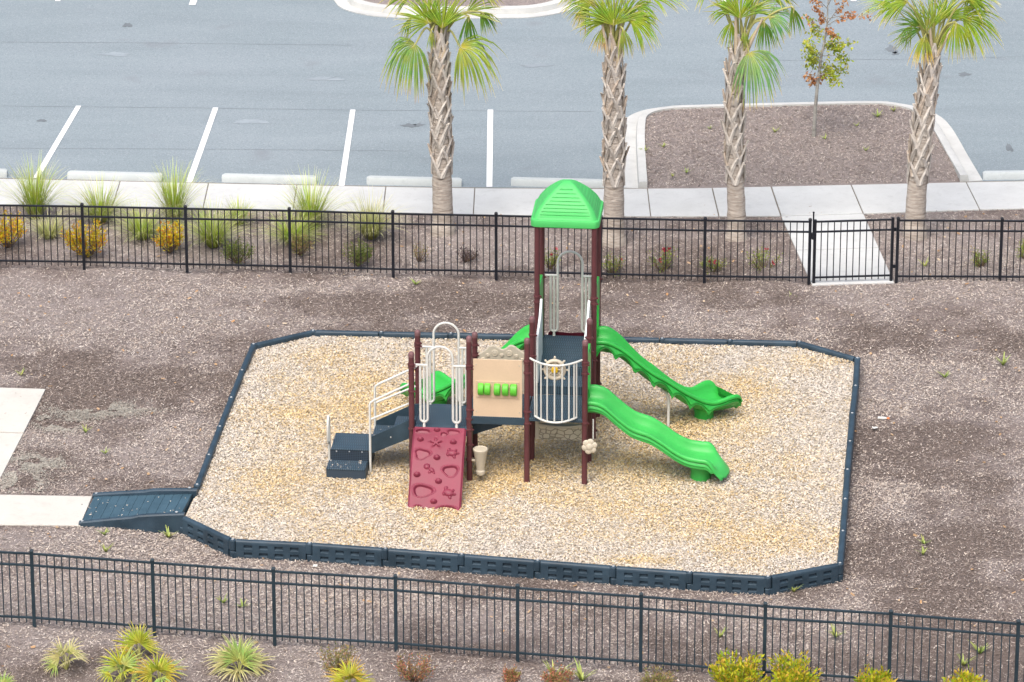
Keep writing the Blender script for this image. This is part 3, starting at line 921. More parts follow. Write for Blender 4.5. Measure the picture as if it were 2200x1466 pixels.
border_run.first = True
border_run(LEFT, ['navy border timber of the left edge meeting the ramp'] + [f'navy border timber, {ORD[i]} from the ramp along the left edge' for i in range(1, 4)] + ['navy border timber at the far end of the left edge'])
border_run(REARL, ['slanted navy border timber cutting the rear left corner'])
border_run(REAR, [f'navy border timber, {ORD[i]} from the left along the rear edge' for i in range(7)])
border_run(REARR, ['slanted navy border timber cutting the rear right corner'])
border_run(RIGHT, [f'navy border timber, {ORD[i]} from the rear along the right edge' for i in range(7)])
border_run(FRONTR, ['slanted navy pocketed border timber cutting the front right corner'])
border_run(FRONT, [f'navy pocketed border timber, {ORD[i]} from the right along the front edge' for i in range(7)])
border_run(FRONTL, ['slanted navy pocketed border timber running from the ramp to the front edge'])

# ramp
r0, r1 = at(203, 1066, 0.03), at(173, 1126, 0.03)      # low end, rear / front
h0, h1 = at(414, 1060, 0.25), at(386, 1112, 0.25)      # high end
rt = empty('access_ramp', (r0 + r1) / 2 * Vector((1, 1, 0)) if False else Vector(((r0.x + r1.x) / 2, (r0.y + r1.y) / 2, 0)))
tag(rt, 'navy plastic access ramp from the concrete path up into the play bed', 'ramp')
org = rt.location
mb = MB()
nb = 11


def lerp(a, b, t): return a + (b - a) * t


zt = [0.02, 0.24]
for i in range(nb):
    t0, t1 = i / nb + 0.003, (i + 1) / nb - 0.003
    q = []
    for t in (t0, t1):
        for s_ in (0, 1):
            p = lerp(r0 if s_ == 0 else r1, h0 if s_ == 0 else h1, t); q.append(Vector((p.x, p.y, lerp(zt[0], zt[1], t) + 0.02)) - org)
    low = [v_ - Vector((0, 0, 0.04)) for v_ in q]
    mb.add(q + low, [(0, 1, 3, 2), (4, 6, 7, 5), (0, 2, 6, 4), (1, 5, 7, 3), (0, 4, 5, 1), (2, 3, 7, 6)])
q = [Vector((p.x, p.y, z_)) - org for p, z_ in ((r0, 0.034), (r1, 0.034), (h1, 0.252), (h0, 0.252))]
g = [Vector((p.x, p.y, -0.01)) for p in q]
mb.add(q + g, [(0, 1, 2, 3), (0, 4, 5, 1), (1, 5, 6, 2), (2, 6, 7, 3), (3, 7, 4, 0)])
mb.build('tread_plate', M['ramp'], rt)
for (a, b, sg) in ((r0, h0, 1), (r1, h1, -1)):
    mb = MB(); d = (b - a); d.z = 0; L_ = d.length; d.normalize(); nrm = Vector((-d.y, d.x, 0))
    rows = []
    for i in range(15):
        t = i / 14; p = Vector((a.x, a.y, 0)) + d * (t * (L_ + 0.10) - 0.02) - org
        top = lerp(0.075, 0.335, t) + 0.03 * math.sin(PI * t) * (1 if t > .5 else .4)
        w = 0.05
        rows.append([p - nrm * w + Vector((0, 0, -0.01)), p - nrm * w + Vector((0, 0, top - 0.02)), p - nrm * (w - 0.02) + Vector((0, 0, top)),
                     p + nrm * (w - 0.02) + Vector((0, 0, top)), p + nrm * w + Vector((0, 0, top - 0.02)), p + nrm * w + Vector((0, 0, -0.01))])
    mb.grid(rows, cl=True)
    mb.add(rows[0], [tuple(range(6))]); mb.add(rows[-1], [tuple(range(6))])
    rail = mb.build('side_rail', M['border'], rt, smooth=40)
    for t, zz in ((0.02, 0.078), (0.97, 0.337)):
        mb = MB(); p = Vector((a.x, a.y, 0)) + d * (t * L_) - org
        mb.lathe([(0.024, 0), (0.024, 0.008), (0.012, 0.016)], (p.x, p.y, zz), 10); mb.build('bolt', M['bolt'], rail, smooth=40)

# ------------------------------------------------------------------ wheel stops
mb = MB()
sec = [(-0.09, 0), (-0.075, 0.10), (-0.05, 0.135), (0.05, 0.135), (0.075, 0.10), (0.09, 0)]
Ls = 1.8
mb.grid([[(x_, p[0] * k_, p[1] * k2) for p in sec] for x_, k_, k2 in ((-Ls / 2, 0.8, 0.85), (-Ls / 2 + 0.05, 1, 1), (-.3, 1, 1), (.3, 1, 1), (Ls / 2 - 0.05, 1, 1), (Ls / 2, 0.8, 0.85))])
for x_ in (-Ls / 2, Ls / 2): mb.add([(x_, p[0] * .8, p[1] * .85) for p in sec], [tuple(range(6))])
ws = mb.build('wheel_stop', M['stop'], smooth=30)
for i, (x0, x1, yb, lab) in enumerate([(-188, 15, 380, 'concrete wheel stop cut off by the left picture edge behind tall grass'), (145, 348, 388.5, 'concrete wheel stop between the leftmost two stall lines'),
                                       (477, 679, 394.5, 'concrete wheel stop between the second and third stall lines'), (788, 992, 399.5, 'concrete wheel stop passing behind the leftmost palm trunk'),
                                       (1098, 1302, 402.5, 'concrete wheel stop behind the green playground roof'), (2112, 2310, 386, 'concrete wheel stop right of the planted island')]):
    o = ws if i == 0 else ws.copy()
    if i: COL.objects.link(o)
    a = at(x0, yb - (2.5 if i < 5 else -1), 0.01); b = at(x1, yb + (2.5 if i < 5 else -1.5), 0.01)
    c = (a + b) / 2; d = b - a
    o.location = (c.x, c.y + 0.09, 0.006); o.rotation_euler = (0, 0, math.atan2(d.y, d.x)); o.scale = (d.length / Ls, 1, 1)
    tag(o, lab, 'wheel stop', 'concrete wheel stops along the sidewalk')


# ------------------------------------------------------------------ fences
def fence(name, pts, mat, label, npk=16, H=1.235, gap_end=None):
    P = [at(x_, y_) for x_, y_ in pts]
    root = empty(name, P[0]); tag(root, label, 'fence')
    o0 = P[0]
    for p in P:
        mb = MB(); q = p - o0
        mb.box((q.x, q.y, H / 2 - 0.02), (0.052, 0.052, H + 0.0)); mb.box((q.x, q.y, H - 0.012), (0.062, 0.062, 0.022))
        mb.lathe([(0.040, H - 0.001), (0.030, H + 0.012), (0.012, H + 0.02)], (q.x, q.y, 0), 4, Matrix.Rotation(PI / 4, 3, 'Z'))
        mb.build('fence_post', mat, root, bevel=0.003)
    for a, b in zip(P[:-1], P[1:]):
        mb = MB(); a_, b_ = a - o0, b - o0
        for i in range(1, npk):
            t = i / npk; q = a_.lerp(b_, t); 
            mb.box((q.x, q.y, (0.055 + 1.175) / 2), (0.016, 0.016, 1.12), Matrix.Rotation(math.atan2((b_ - a_).y, (b_ - a_).x), 3, 'Z'))
        pn = mb.build('picket_panel', mat, root)
        for zr, h in ((1.185, 0.03), (0.995, 0.03), (0.135, 0.03)):
            mb = MB(); d = (b_ - a_).normalized()
            mb.bar(a_ + d * 0.026 + Vector((0, 0, zr)), b_ - d * 0.026 + Vector((0, 0, zr)), 0.034, h)
            mb.build('rail', mat, pn, bevel=0.003)
    return root


FF = [(-266, 571), (-42, 575), (181, 578), (402, 583), (624, 587.5), (845, 594), (1066, 598.5), (1290, 604), (1513, 609), (1737.5, 612)]
fence('metal_fence', FF, M['fence_far'], 'black picket fence crossing behind the tower from the left edge to the gate')
FR = [(1925.5, 609), (2147.5, 610), (2372, 613)]
fence('metal_fence', FR, M['fence_far'], 'short black picket fence right of the gate')
NF = [(-184, 1332), (74, 1345), (332, 1365), (590.5, 1384), (851, 1400), (1112, 1421), (1376, 1440), (1641, 1461), (1909, 1478), (2181, 1500), (2455, 1522)]
fence('metal_fence', NF, M['fence_near'], 'dark teal picket fence across the front of the yard')

# gate
ga, gb = at(1748, 612), at(1914, 607)
gt = empty('fence_gate', ga); tag(gt, 'black picket gate standing closed across the white concrete walk', 'gate')
d = (gb - ga); L_ = d.length; d.normalize(); rot = Matrix.Rotation(math.atan2(d.y, d.x), 3, 'Z'); gt.rotation_euler = (0, 0, math.atan2(d.y, d.x))
mf = M['fence_far']
for x_ in (0.0, L_):
    mb = MB(); mb.box((x_, 0, 0.625), (0.05, 0.05, 1.2)); mb.build('gate_upright', mf, gt, bevel=0.003)
mb = MB()
for i in range(1, 12): mb.box((L_ * i / 12, 0, 0.62), (0.016, 0.016, 1.1))
mb.build('picket', mf, gt)
for zr in (1.185, 0.995, 0.135):
    mb = MB(); mb.bar((0.025, 0, zr), (L_ - 0.025, 0, zr), 0.034, 0.03); mb.build('rail', mf, gt, bevel=0.003)
for zr in (0.3, 1.0):
    mb = MB(); mb.box((L_ + 0.04, 0, zr), (0.07, 0.03, 0.06)); mb.build('hinge', mf, gt)
mb = MB(); mb.tube([(-0.035, -0.03, 0.95), (-0.035, -0.03, 1.36)], 0.014, 8); mb.box((-0.035, -0.03, 0.93), (0.05, 0.05, 0.12)); mb.ball((-0.035, -0.03, 1.37), 0.02)
mb.build('latch', mf, gt)

# ------------------------------------------------------------------ playground structure
W = 0.915
PO = Vector((0.236, -6.48, CZ)); PA = math.radians(-5.2)
pg = empty('playground_structure', PO, PA)
tag(pg, 'playground set with green roof, three green slides, maroon posts and red climbing wall', 'play structure')
DK1, DK2, DK3 = 0.90, 1.12, 1.42     # deck heights


def part(mb, name, mat, parent=None, label=None, **kw):
    o = mb.build(name, mat, pg if parent is None else parent, **kw)
    if label: o['label'] = label
    return o


def post(u, v, h, clamps, cap=True):
    mb = MB()
    mb.tube([(u, v, -0.06), (u, v, h)], 0.045, 16)
    p = part(mb, 'post', M['maroon'], smooth=40)
    if cap:
        mb = MB(); mb.lathe([(0.047, h - 0.06), (0.049, h - 0.03), (0.047, h), (0.036, h + 0.022), (0.012, h + 0.034)], (u, v, 0), 16)
        part(mb, 'post_cap', M['maroon_cap'], p, smooth=50)
    for z_ in clamps:
        mb = MB()
        mb.lathe([(0.046, z_ - 0.018), (0.056, z_ - 0.014), (0.056, z_ + 0.014), (0.046, z_ + 0.018)], (u, v, 0), 16)
        mb.box((u + 0.058, v - 0.02, z_), (0.03, 0.02, 0.022))
        part(mb, 'clamp', M['maroon'], p, smooth=40)


post(-2 * W, 0, 2.14, (0.86, 1.50, 1.92, 1.96)); post(-W, 0, 2.44, (0.36, 0.62, 0.88, 1.06, 1.22, 1.92, 1.97))
post(0, 0, 2.44, (1.02, 1.22, 1.88, 2.04, 2.08)); post(W, 0, 2.44, (1.06, 1.90, 2.05, 2.09))
post(-2 * W, W, 2.14, (0.86, 1.50, 1.90, 1.95)); post(-W, W, 2.14, (0.88, 1.06, 1.78, 1.95))
post(0, W, 2.44, (1.02, 1.80, 2.16)); post(W, W, 2.44, (1.02, 1.90, 2.14))
for u in (0, W):
    post(u, 2 * W, 3.70, (0.16, 0.62, 1.38, 2.36, 2.46), False); post(u, 3 * W, 3.70, (0.6, 1.38, 2.44), False)


def deck(u0, u1, v0, v1, z, th=0.11):
    mb = MB(); mb.box(((u0 + u1) / 2, (v0 + v1) / 2, z - 0.01), (u1 - u0, v1 - v0, 0.02)); 
    d_ = part(mb, 'deck', M['deck'], bevel=0.006)
    mb = MB(); e = 0.035
    for a, b in (((u0, v0 + e / 2), (u1, v0 + e / 2)), ((u0, v1 - e / 2), (u1, v1 - e / 2))):
        mb.bar((a[0] + .004, a[1], z - 0.022 - th / 2), (b[0] - .004, b[1], z - 0.022 - th / 2), e, th)
    for a, b in (((u0 + e / 2, v0 + e), (u0 + e / 2, v1 - e)), ((u1 - e / 2, v0 + e), (u1 - e / 2, v1 - e))):
        mb.bar((a[0], a[1], z - 0.022 - th / 2), (b[0], b[1], z - 0.022 - th / 2), e, th - .004)
    for k_ in (0.33, 0.66):
        vv = v0 + (v1 - v0) * k_; mb.bar((u0 + e, vv, z - 0.05), (u1 - e, vv, z - 0.05), 0.03, 0.05)
    part(mb, 'deck_frame', M['navy'], d_, bevel=0.004)
    # slots in the front edge show as short pale gaps
    return d_


deck(-2 * W + 0.05, -W - 0.02, -0.03, W + 0.03, DK1)
deck(-W + 0.02, -0.01, -0.03, W + 0.03, DK2)
deck(0.01, W - 0.01, -0.03, W + 0.05, DK2, 0.03)
deck(0.01, W - 0.01, 1.44, 3 * W + 0.02, DK3)
# transfer steps: tower stair and the small one between the left decks
mb = MB(); mb.box((W / 2, 1.19, 1.26), (W - 0.06, 0.46, 0.02)); mb.box((W / 2, 0.975, 1.185), (W - 0.06, 0.02, 0.13)); mb.box((W / 2, 1.425, 1.335), (W - 0.06, 0.02, 0.13))
part(mb, 'stair', M['deck'], bevel=0.004)
mb = MB()
mb.slab([(0, 0), (0.46, 0.17), (0.46, 0.30), (0, 0.22)], (-W + 0.03, 0.30, 0.66), (1, 0, 0), (0, 0, 1), (0, 1, 0), 0.10)
mb.slab([(0, 0), (0.08, 0), (0.08, 0.22), (0, 0.22)], (-W - 0.02, 0.10, 0.905), (1, 0, 0), (0, 0, 1), (0, 1, 0), 0.72)
part(mb, 'step_bracket', M['navy'], bevel=0.004)


# arches -------------------------------------------------
def arc(c, r, a0, a1, n, v):
    return [(c[0] + r * math.cos(a0 + (a1 - a0) * i / n), v, c[1] + r * math.sin(a0 + (a1 - a0) * i / n)) for i in range(n + 1)]


def arch(u0, u1, v, zbar, ztop, zbot, foot=True):
    """pipe hoop entrance: middle arch whose legs turn outwards in a loop at the bottom and rise to a bar clamped to the post"""
    mb = MB(); c = (u0 + u1) / 2; r = 0.20; pr = 0.020
    iu = c - r
    lr = 0.058
    for sg in (-1, 1):
        x1 = c + sg * r; x0 = c + sg * (r + 2 * lr)
        path = [(x0, v, zbar - 0.02), (x0, v, zbot + lr)] + arc((c + sg * (r + lr), zbot + lr), lr, (0 if sg > 0 else PI), (-PI if sg > 0 else 2 * PI), 8, v)[1:] + [(x1, v, ztop - r)]
        mb.tube(path, pr, 8)
        mb.tube([(x0 + sg * 0.0, v, zbar), (x1, v, zbar)], pr, 8)
        mb.tube([(c + sg * (r + lr), v, zbar), (c + sg * (r + lr), v, zbot + 0.0)], pr * 0.85, 8)
        end = u0 + 0.05 if sg < 0 else u1 - 0.05
        mb.tube([(x0, v, zbar), (end, v, zbar)], pr, 8)
        if foot: mb.tube([(c + sg * (r + lr), v, zbot), (c + sg * (r + lr), v, zbot - 0.08)], [0.016, 0.026], 8)
    mb.tube(arc((c, ztop - r), r, PI, 0, 16, v), pr, 8)
    return part(mb, 'entry_arch', M['white'], smooth=50)


arch(-2 * W, -W, -0.01, 1.955, 2.275, 0.985); arch(-2 * W, -W, W, 1.89, 2.31, 0.94)
arch(0, W, 3 * W, 2.47, 2.89, 1.495)

# play panel with rollers
mb = MB(); mb.box((-W / 2 - 0.005, -0.012, 1.60), (0.775, 0.02, 0.985))
pp = part(mb, 'play_panel', M['beige'], bevel=0.004)
mb = MB(); mb.box((-0.462, -0.0285, 1.585), (0.68, 0.012, 0.285))
pl = part(mb, 'roller_plate', M['plate'], pp, bevel=0.004)
for x0, x1 in ((-0.774, -0.677), (-0.672, -0.572), (-0.519, -0.416), (-0.390, -0.286), (-0.264, -0.152)):
    mb = MB(); w_ = x1 - x0 - 0.006
    mb.lathe([(0.092, 0), (0.105, 0.012), (0.105, w_ - 0.012), (0.092, w_)], (x0 + 0.003, -0.012, 1.59), 24, Matrix.Rotation(PI / 2, 3, 'Y'))
    part(mb, 'roller', M['apple'], pp, smooth=40)
mb = MB()
for x_ in (-0.80, -0.12):
    for z_ in (1.20, 2.0): mb.lathe([(0.012, 0), (0.010, 0.006)], (x_, -0.022, z_), 8, Matrix.Rotation(PI / 2, 3, 'X'))
for x_ in (-0.77, -0.546, -0.34, -0.155):
    for z_ in (1.463, 1.71): mb.lathe([(0.011, 0), (0.009, 0.005)], (x_, -0.0345, z_), 8, Matrix.Rotation(PI / 2, 3, 'X'))
part(mb, 'screw', M['tan'], pp)

# wave topped panel behind it
top = [(-0.87, 1.72), (-0.87, 1.80), (-0.82, 1.82), (-0.74, 1.875), (-0.68, 1.94), (-0.62, 1.955), (-0.56, 1.93), (-0.50, 1.895), (-0.455, 1.89), (-0.41, 1.915), (-0.36, 1.965), (-0.30, 1.965), (-0.24, 1.92), (-0.17, 1.87), (-0.10, 1.83), (-0.05, 1.82), (-0.05, 1.72)]
mb = MB(); mb.slab(top[1:-1] + [(-0.05, 1.17), (-0.87, 1.17)], (0, W - 0.02, 0), (1, 0, 0), (0, 0, 1), (0, 1, 0), 0.05)
wp = part(mb, 'wave_panel', M['tan'], bevel=0.012)
mb = MB()
for x_, z_, r_ in ((-0.592, 1.832, 0.055), (-0.364, 1.835, 0.055), (-0.705, 1.785, 0.036), (-0.478, 1.795, 0.032), (-0.25, 1.785, 0.036), (-0.78, 1.72, 0.03), (-0.16, 1.73, 0.03)):
    mb.lathe([(r_, 0), (r_, 0.008), (r_ * 0.8, 0.014), (r_ * 0.78, 0.006), (r_ * 0.7, 0.005), (r_ * 0.5, 0.011), (0.004, 0.014)], (x_, W - 0.02, z_), 16, Matrix.Rotation(PI / 2, 3, 'X'))
part(mb, 'bubble', M['cream'], wp, smooth=50)
for uu in (-0.88, -0.04):
    mb = MB(); mb.box((uu, W, 1.80), (0.05, 0.03, 0.035)); part(mb, 'panel_clamp', M['maroon'], wp)

# balcony of curved pipes
mb = MB()


def bul(u, depth): return -depth * (1 - ((u - W / 2) / (W / 2 - 0.05)) ** 2) - 0.01


us = [0.05 + (W - 0.10) * i / 20 for i in range(21)]
mb.tube([(u, bul(u, 0.27), 2.13) for u in us], 0.018, 8)
us2 = [0.13 + (W - 0.26) * i / 20 for i in range(21)]
f2 = lambda u: -0.24 * (1 - ((u - W / 2) / (W / 2 - 0.13)) ** 2) - 0.03
mb.tube([(u, f2(u), 1.16) for u in us2], 0.018, 8)
for i in range(9):
    t = 0.125 + (W - 0.25) * (0.5 - 0.5 * math.cos(PI * (i + 0.35) / 8.7))
    mb.tube([(t, bul(t, 0.27), 2.13), (t, f2(t), 1.16)], 0.013, 8)
bal = part(mb, 'balcony_rail', M['white'], smooth=50)
mb = MB(); cw = Vector((0.452, -0.17, 2.02))
mb.tube([cw + Vector((0.150 * math.cos(t * PI / 16), 0, 0.150 * math.sin(t * PI / 16))) for t in range(32)], 0.030, 10, closed=True)
mb.tube([cw + Vector((0.09 * math.cos(t * PI / 12), 0, 0.09 * math.sin(t * PI / 12))) for t in range(24)], 0.012, 8, closed=True)
for k_ in range(8):
    a = k_ * PI / 4 + PI / 2; d_ = Vector((math.cos(a), 0, math.sin(a)))
    mb.tube([cw + d_ * 0.03, cw + d_ * 0.15], 0.014, 8); mb.tube([cw + d_ * 0.17, cw + d_ * 0.205, cw + d_ * 0.225], [0.012, 0.020, 0.014], 8)
mb.lathe([(0.13, -0.006), (0.13, 0.006)], cw + Vector((0, 0.015, 0)), 24, Matrix.Rotation(PI / 2, 3, 'X'))
sw = part(mb, 'steering_wheel', M['cream'], smooth=50)
mb = MB(); mb.lathe([(0.055, 0), (0.055, 0.02), (0.03, 0.04), (0.006, 0.045)], cw + Vector((0, -0.012, 0)), 16, Matrix.Rotation(PI / 2, 3, 'X'))
part(mb, 'hub', M['yellow'], sw, smooth=50)

# white stair side panels from the middle posts up to the tower posts
for u in (0.075, W - 0.075):
    q = [(0.97, 1.30), (0.97, 2.10), (1.05, 2.13), (1.25, 2.16), (1.50, 2.25), (1.68, 2.40), (1.76, 2.45), (1.79, 2.40), (1.79, 1.50), (1.45, 1.45), (1.15, 1.30)]
    mb = MB(); mb.slab(q, (u - 0.02, 0, 0), (0, 1, 0), (0, 0, 1), (1, 0, 0), 0.04)
    sp = part(mb, 'side_panel', M['whitep'], bevel=0.012)
    for vv, zz in ((0.95, 2.12), (1.80, 2.42), (0.95, 1.40)):
        mb = MB(); mb.tube([(u, vv + 0.03, zz), (0 if u < 0.4 else W, vv - 0.0, zz)], 0.014, 8)
        part(mb, 'clamp', M['maroon'], sp)


# slides -------------------------------------------------
def crom(xs_, ys_, x_):
    """smooth interpolation through stations"""
    xs_ = list(xs_); i = max(0, min(len(xs_) - 2, int(np.searchsorted(xs_, x_)) - 1))
    x0, x1 = xs_[i], xs_[i + 1]; t = (x_ - x0) / (x1 - x0); h = x1 - x0

    def slope(j):
        if j == 0: return (ys_[1] - ys_[0]) / (xs_[1] - xs_[0])
        if j == len(xs_) - 1: return (ys_[-1] - ys_[-2]) / (xs_[-1] - xs_[-2])
        return (ys_[j + 1] - ys_[j - 1]) / (xs_[j + 1] - xs_[j - 1])
    m0, m1 = slope(i) * h, slope(i + 1) * h
    return (2 * t ** 3 - 3 * t * t + 1) * ys_[i] + (t ** 3 - 2 * t * t + t) * m0 + (-2 * t ** 3 + 3 * t * t) * ys_[i + 1] + (t ** 3 - t * t) * m1


def slide(D, RIM, FLO, HW, path, mat, scallop=0.0, drop=0.07, label=None):
    rows = []; n = 72
    for i in range(n + 1):
        d_ = D[0] + (D[-1] - D[0]) * i / n
        rz, fz, hw = crom(D, RIM, d_), crom(D, FLO, d_), crom(D, HW, d_)
        rz = max(rz, fz + 0.012)
        h = rz - fz
        rr = min(1.0, h / 0.12)          # the rolled rim flattens where the wall runs out at the exit lip
        ub = fz - 0.032
        sk = max(min(rz - drop - scallop * (1 - abs(math.sin(PI * d_ / 0.27))) ** 1.3 * min(1, max(0, (D[-1] - .30 - d_) * 5)), rz - 0.08 * rr), ub - 0.02 - scallop) if rr >= 1 else ub
        half = [(0, fz), (hw * 0.45, fz + 0.004), (hw * 0.70, fz + 0.03 * rr), (hw * 0.86, fz + 0.30 * h), (hw * 0.95, fz + 0.72 * h), (hw * 1.0, rz - 0.018 * rr),
                (hw + 0.020, rz - 0.002), (hw + 0.045, rz), (hw + 0.066, rz - 0.014 * rr), (hw + 0.074, rz - 0.036 * rr), (hw + 0.068, rz - 0.058 * rr), (hw + 0.030, rz - 0.068 * rr),
                (hw + 0.052, rz - 0.090 * rr), (hw + 0.060, lerp(rz, sk, 0.66)), (hw + 0.032, lerp(rz, sk, 0.72)), (hw + 0.040, lerp(rz, sk, 0.92)), (hw + 0.03, sk), (hw * 0.97, lerp(sk, fz + .02, .5)), (hw * 0.72, ub), (0, ub - 0.004)]
        ring_ = half + [(-a, b) for a, b in reversed(half[1:-1])]
        rows.append([path(d_, a, b) for a, b in ring_])
    mb = MB(); mb.grid(rows, cl=True)
    for rw in (rows[0], rows[-1]):
        m = len(rw); hn = (m + 2) // 2
        fs = []
        for j in range(hn - 1):
            a, b, c, e = j, j + 1, (m - j - 1) % m, (m - j) % m
            f = [a, b, c, e]; f = list(dict.fromkeys(f))
            if len(f) > 2: fs.append(tuple(f))
        mb.add(rw, fs)
    return part(mb, 'slide', mat, smooth=50, label=label)


D1 = [-0.03, 0.10, 0.25, 0.48, 0.70, 0.98, 1.18, 1.39, 1.58, 1.77, 1.94, 2.05, 2.13, 2.20, 2.24]
R1 = [1.385, 1.385, 1.33, 1.13, 0.965, 0.862, 0.74, 0.59, 0.50, 0.468, 0.455, 0.39, 0.28, 0.19, 0.14]
F1 = [1.17, 1.165, 1.12, 0.93, 0.765, 0.66, 0.54, 0.40, 0.315, 0.285, 0.27, 0.265, 0.245, 0.18, 0.13]
H1 = [0.30, 0.30, 0.30, 0.30, 0.30, 0.30, 0.30, 0.30, 0.305, 0.315, 0.325, 0.335, 0.335, 0.32, 0.30]
s1 = slide(D1, R1, F1, H1, lambda d_, a, z_: (W + 0.04 + d_ - 0.13 * (a / 0.36) ** 2 * max(0, min(1, (d_ - 1.75) / 0.5)), 0.455 + a, z_), M['green'], 0.0, 0.185, label='wavy lower slide')
mb = MB(); mb.lathe([(0.155, -0.03), (0.165, 0.02), (0.155, 0.10), (0.185, 0.25)], (W + 1.82, 0.44, 0), 24)
part(mb, 'slide_foot', M['green'], s1, smooth=50)
D2 = [-0.03, 0.12, 0.25, 0.41, 0.56, 0.80, 1.00, 1.16, 1.32, 1.45, 1.56, 1.68, 1.80, 1.89, 1.97, 2.04, 2.08]
R2 = [1.67, 1.67, 1.62, 1.50, 1.34, 1.10, 0.94, 0.79, 0.645, 0.54, 0.465, 0.42, 0.435, 0.455, 0.455, 0.42, 0.34]
F2 = [1.46, 1.455, 1.41, 1.29, 1.13, 0.89, 0.73, 0.58, 0.43, 0.33, 0.265, 0.225, 0.215, 0.21, 0.20, 0.19, 0.15]
H2 = [0.27] * 10 + [0.28, 0.30, 0.325, 0.335, 0.335, 0.32, 0.30]


def curve_path(sg, base):
    def f(d_, a, z_):
        vc = 2.5 * W + 0.212 * max(0, d_) ** 2; s_ = 0.424 * max(0, d_)
        il = 1 / math.hypot(1, s_)
        return (base + sg * (d_ - a * s_ * il), vc + a * il, z_)
    return f


for sg, base, lab in ((1, W + 0.04, 'tall slide curving back on the right'), (-1, -0.04, 'tall slide curving back on the left')):
    f = curve_path(sg, base)
    s2 = slide(D2, R2, F2, H2, f, M['green_dark'], 0.16, 0.14, lab)
    c = f(1.70, 0, 0)
    mb = MB(); mb.lathe([(0.15, -0.03), (0.16, 0.02), (0.155, 0.08), (0.19, 0.20)], (c[0], c[1], 0), 24)
    part(mb, 'slide_foot', M['green_dark'], s2, smooth=50)
    a, b = f(1.0, -0.05, 0.66), f(1.10, -0.10, 0)
    mb = MB(); mb.tube([(a[0], a[1], 0.66), (lerp(a[0], b[0], .7), lerp(a[1], b[1], .7), 0.60), (b[0], b[1], 0.50), (b[0], b[1], -0.05)], 0.024, 10)
    part(mb, 'support_pipe', M['white'], s2, smooth=50)


def hood(u, v0, v1, z0, z1, mat, side):
    mb = MB(); c = (v0 + v1) / 2; hw = (v1 - v0) / 2; ow = hw - 0.16; oh = (z1 - z0) * 0.72
    outer = [(c - hw, z0), (c - hw, z1 - 0.12), (c - hw + 0.06, z1 - 0.03), (c - hw + 0.16, z1), (c + hw - 0.16, z1), (c + hw - 0.06, z1 - 0.03), (c + hw, z1 - 0.12), (c + hw, z0)]
    inner = [(c - ow, z0), (c - ow, z0 + oh - 0.2), (c - ow * .85, z0 + oh - 0.07), (c - ow * 0.45, z0 + oh), (c + ow * .45, z0 + oh), (c + ow * .85, z0 + oh - 0.07), (c + ow, z0 + oh - 0.2), (c + ow, z0)]
    rows = [[(uu, p[0], p[1]) for p in L_] for uu, L_ in ((u - 0.03, outer), (u + 0.03, outer), (u + 0.03, inner), (u - 0.03, inner), (u - 0.03, outer))]
    mb.grid(rows)
    for e in (0, 7):
        mb.add([rows[i][e] for i in range(4)], [(0, 1, 2, 3)])
    return part(mb, 'slide_hood', mat, bevel=0.01)


hood(W, 0.075, W - 0.075, DK2 + .02, 2.13, M['green'], 1)
hood(W, 2 * W + 0.075, 3 * W - 0.075, DK3 + .02, 2.56, M['green_dark'], 1)
hood(0, 2 * W + 0.075, 3 * W - 0.075, DK3 + .02, 2.56, M['green_dark'], -1)

# roof
mb = MB()
prof = [(0.555, 3.66), (0.566, 3.668), (0.568, 3.70), (0.568, 3.765), (0.560, 3.778), (0.536, 3.785)]
rt_ = [(0.536, 3.786), (0.470, 3.91), (0.365, 4.04), (0.255, 4.145), (0.150, 4.23), (0.075, 4.272), (0.03, 4.285)]
rr_, zz_ = [p[0] for p in rt_], [p[1] for p in rt_]
tt = list(np.linspace(0, 1, len(rt_)))
for i in range(1, 97):
    t = i / 96; prof.append((crom(tt, rr_, t), crom(tt, zz_, t)))
rows = []
ns = 22; cu, cv = W / 2, 2.5 * W
laps = [3.845 + 0.049 * i for i in range(8)]
for h, z_ in prof:
    rw = []
    for sd in range(4):
        for j in range(ns):
            s_ = -1 + 2 * j / ns
            rad = min(0.12, h * 0.5)
            pnl = (h - 0.105) / max(h, 1e-3)
            off = 0.0
            if z_ > 3.80 and abs(s_) < pnl:
                off = 0.006
                if min(abs(z_ - lz) for lz in laps) < 0.0045: off = 0.022
            ex = h - off
            x_, y_ = s_ * h, -ex
            # rounded hip
            e = abs(s_); 
            if e > 0.8:
                q = (e - 0.8) / 0.2; y_ = -(ex - 0.06 * h * q * q); x_ = math.copysign(h * (0.8 + 0.2 * q - 0.06 * q * q), s_)
            a = sd * PI / 2
            rw.append((cu - 0.012 + (x_ * math.cos(a) - y_ * math.sin(a)) * 0.97, cv + (x_ * math.sin(a) + y_ * math.cos(a)) * 0.93, z_))
    rows.append(rw)
mb.grid(rows, cl=True)
mb.add(rows[-1], [tuple(range(len(rows[-1])))])
inner = [[(cu + (p[0] - cu) * 0.96, cv + (p[1] - cv) * 0.96, p[2] - 0.0 if i_ < 5 else p[2] - 0.03) for p in rows[i_]] for i_ in (0, 5, 40, 80)]
mb.grid(inner, cl=True); mb.grid([rows[0], inner[0]], cl=True)
part(mb, 'roof', M['roof'], smooth=35)

# climbing wall: a heightfield of moulded holds
ctl, ctr, cbl, cbr = (738, 820), (1085, 825), (700, 1375), (1045, 1385)


def cl_uv(x_, y_):
    b = (y_ - 822.5) / (1380 - 822.5); xl = 738 + (700 - 738) * b; xr = 1085 + (1045 - 1085) * b
    return (x_ - xl) / (xr - xl), b


CW, CLn = 0.84, 1.52
nu, nv = 150, 260
A_, B_ = np.meshgrid(np.linspace(0, 1, nu), np.linspace(0, 1, nv))
XA, YB = A_ * CW, B_ * CLn
Hh = np.zeros_like(XA)


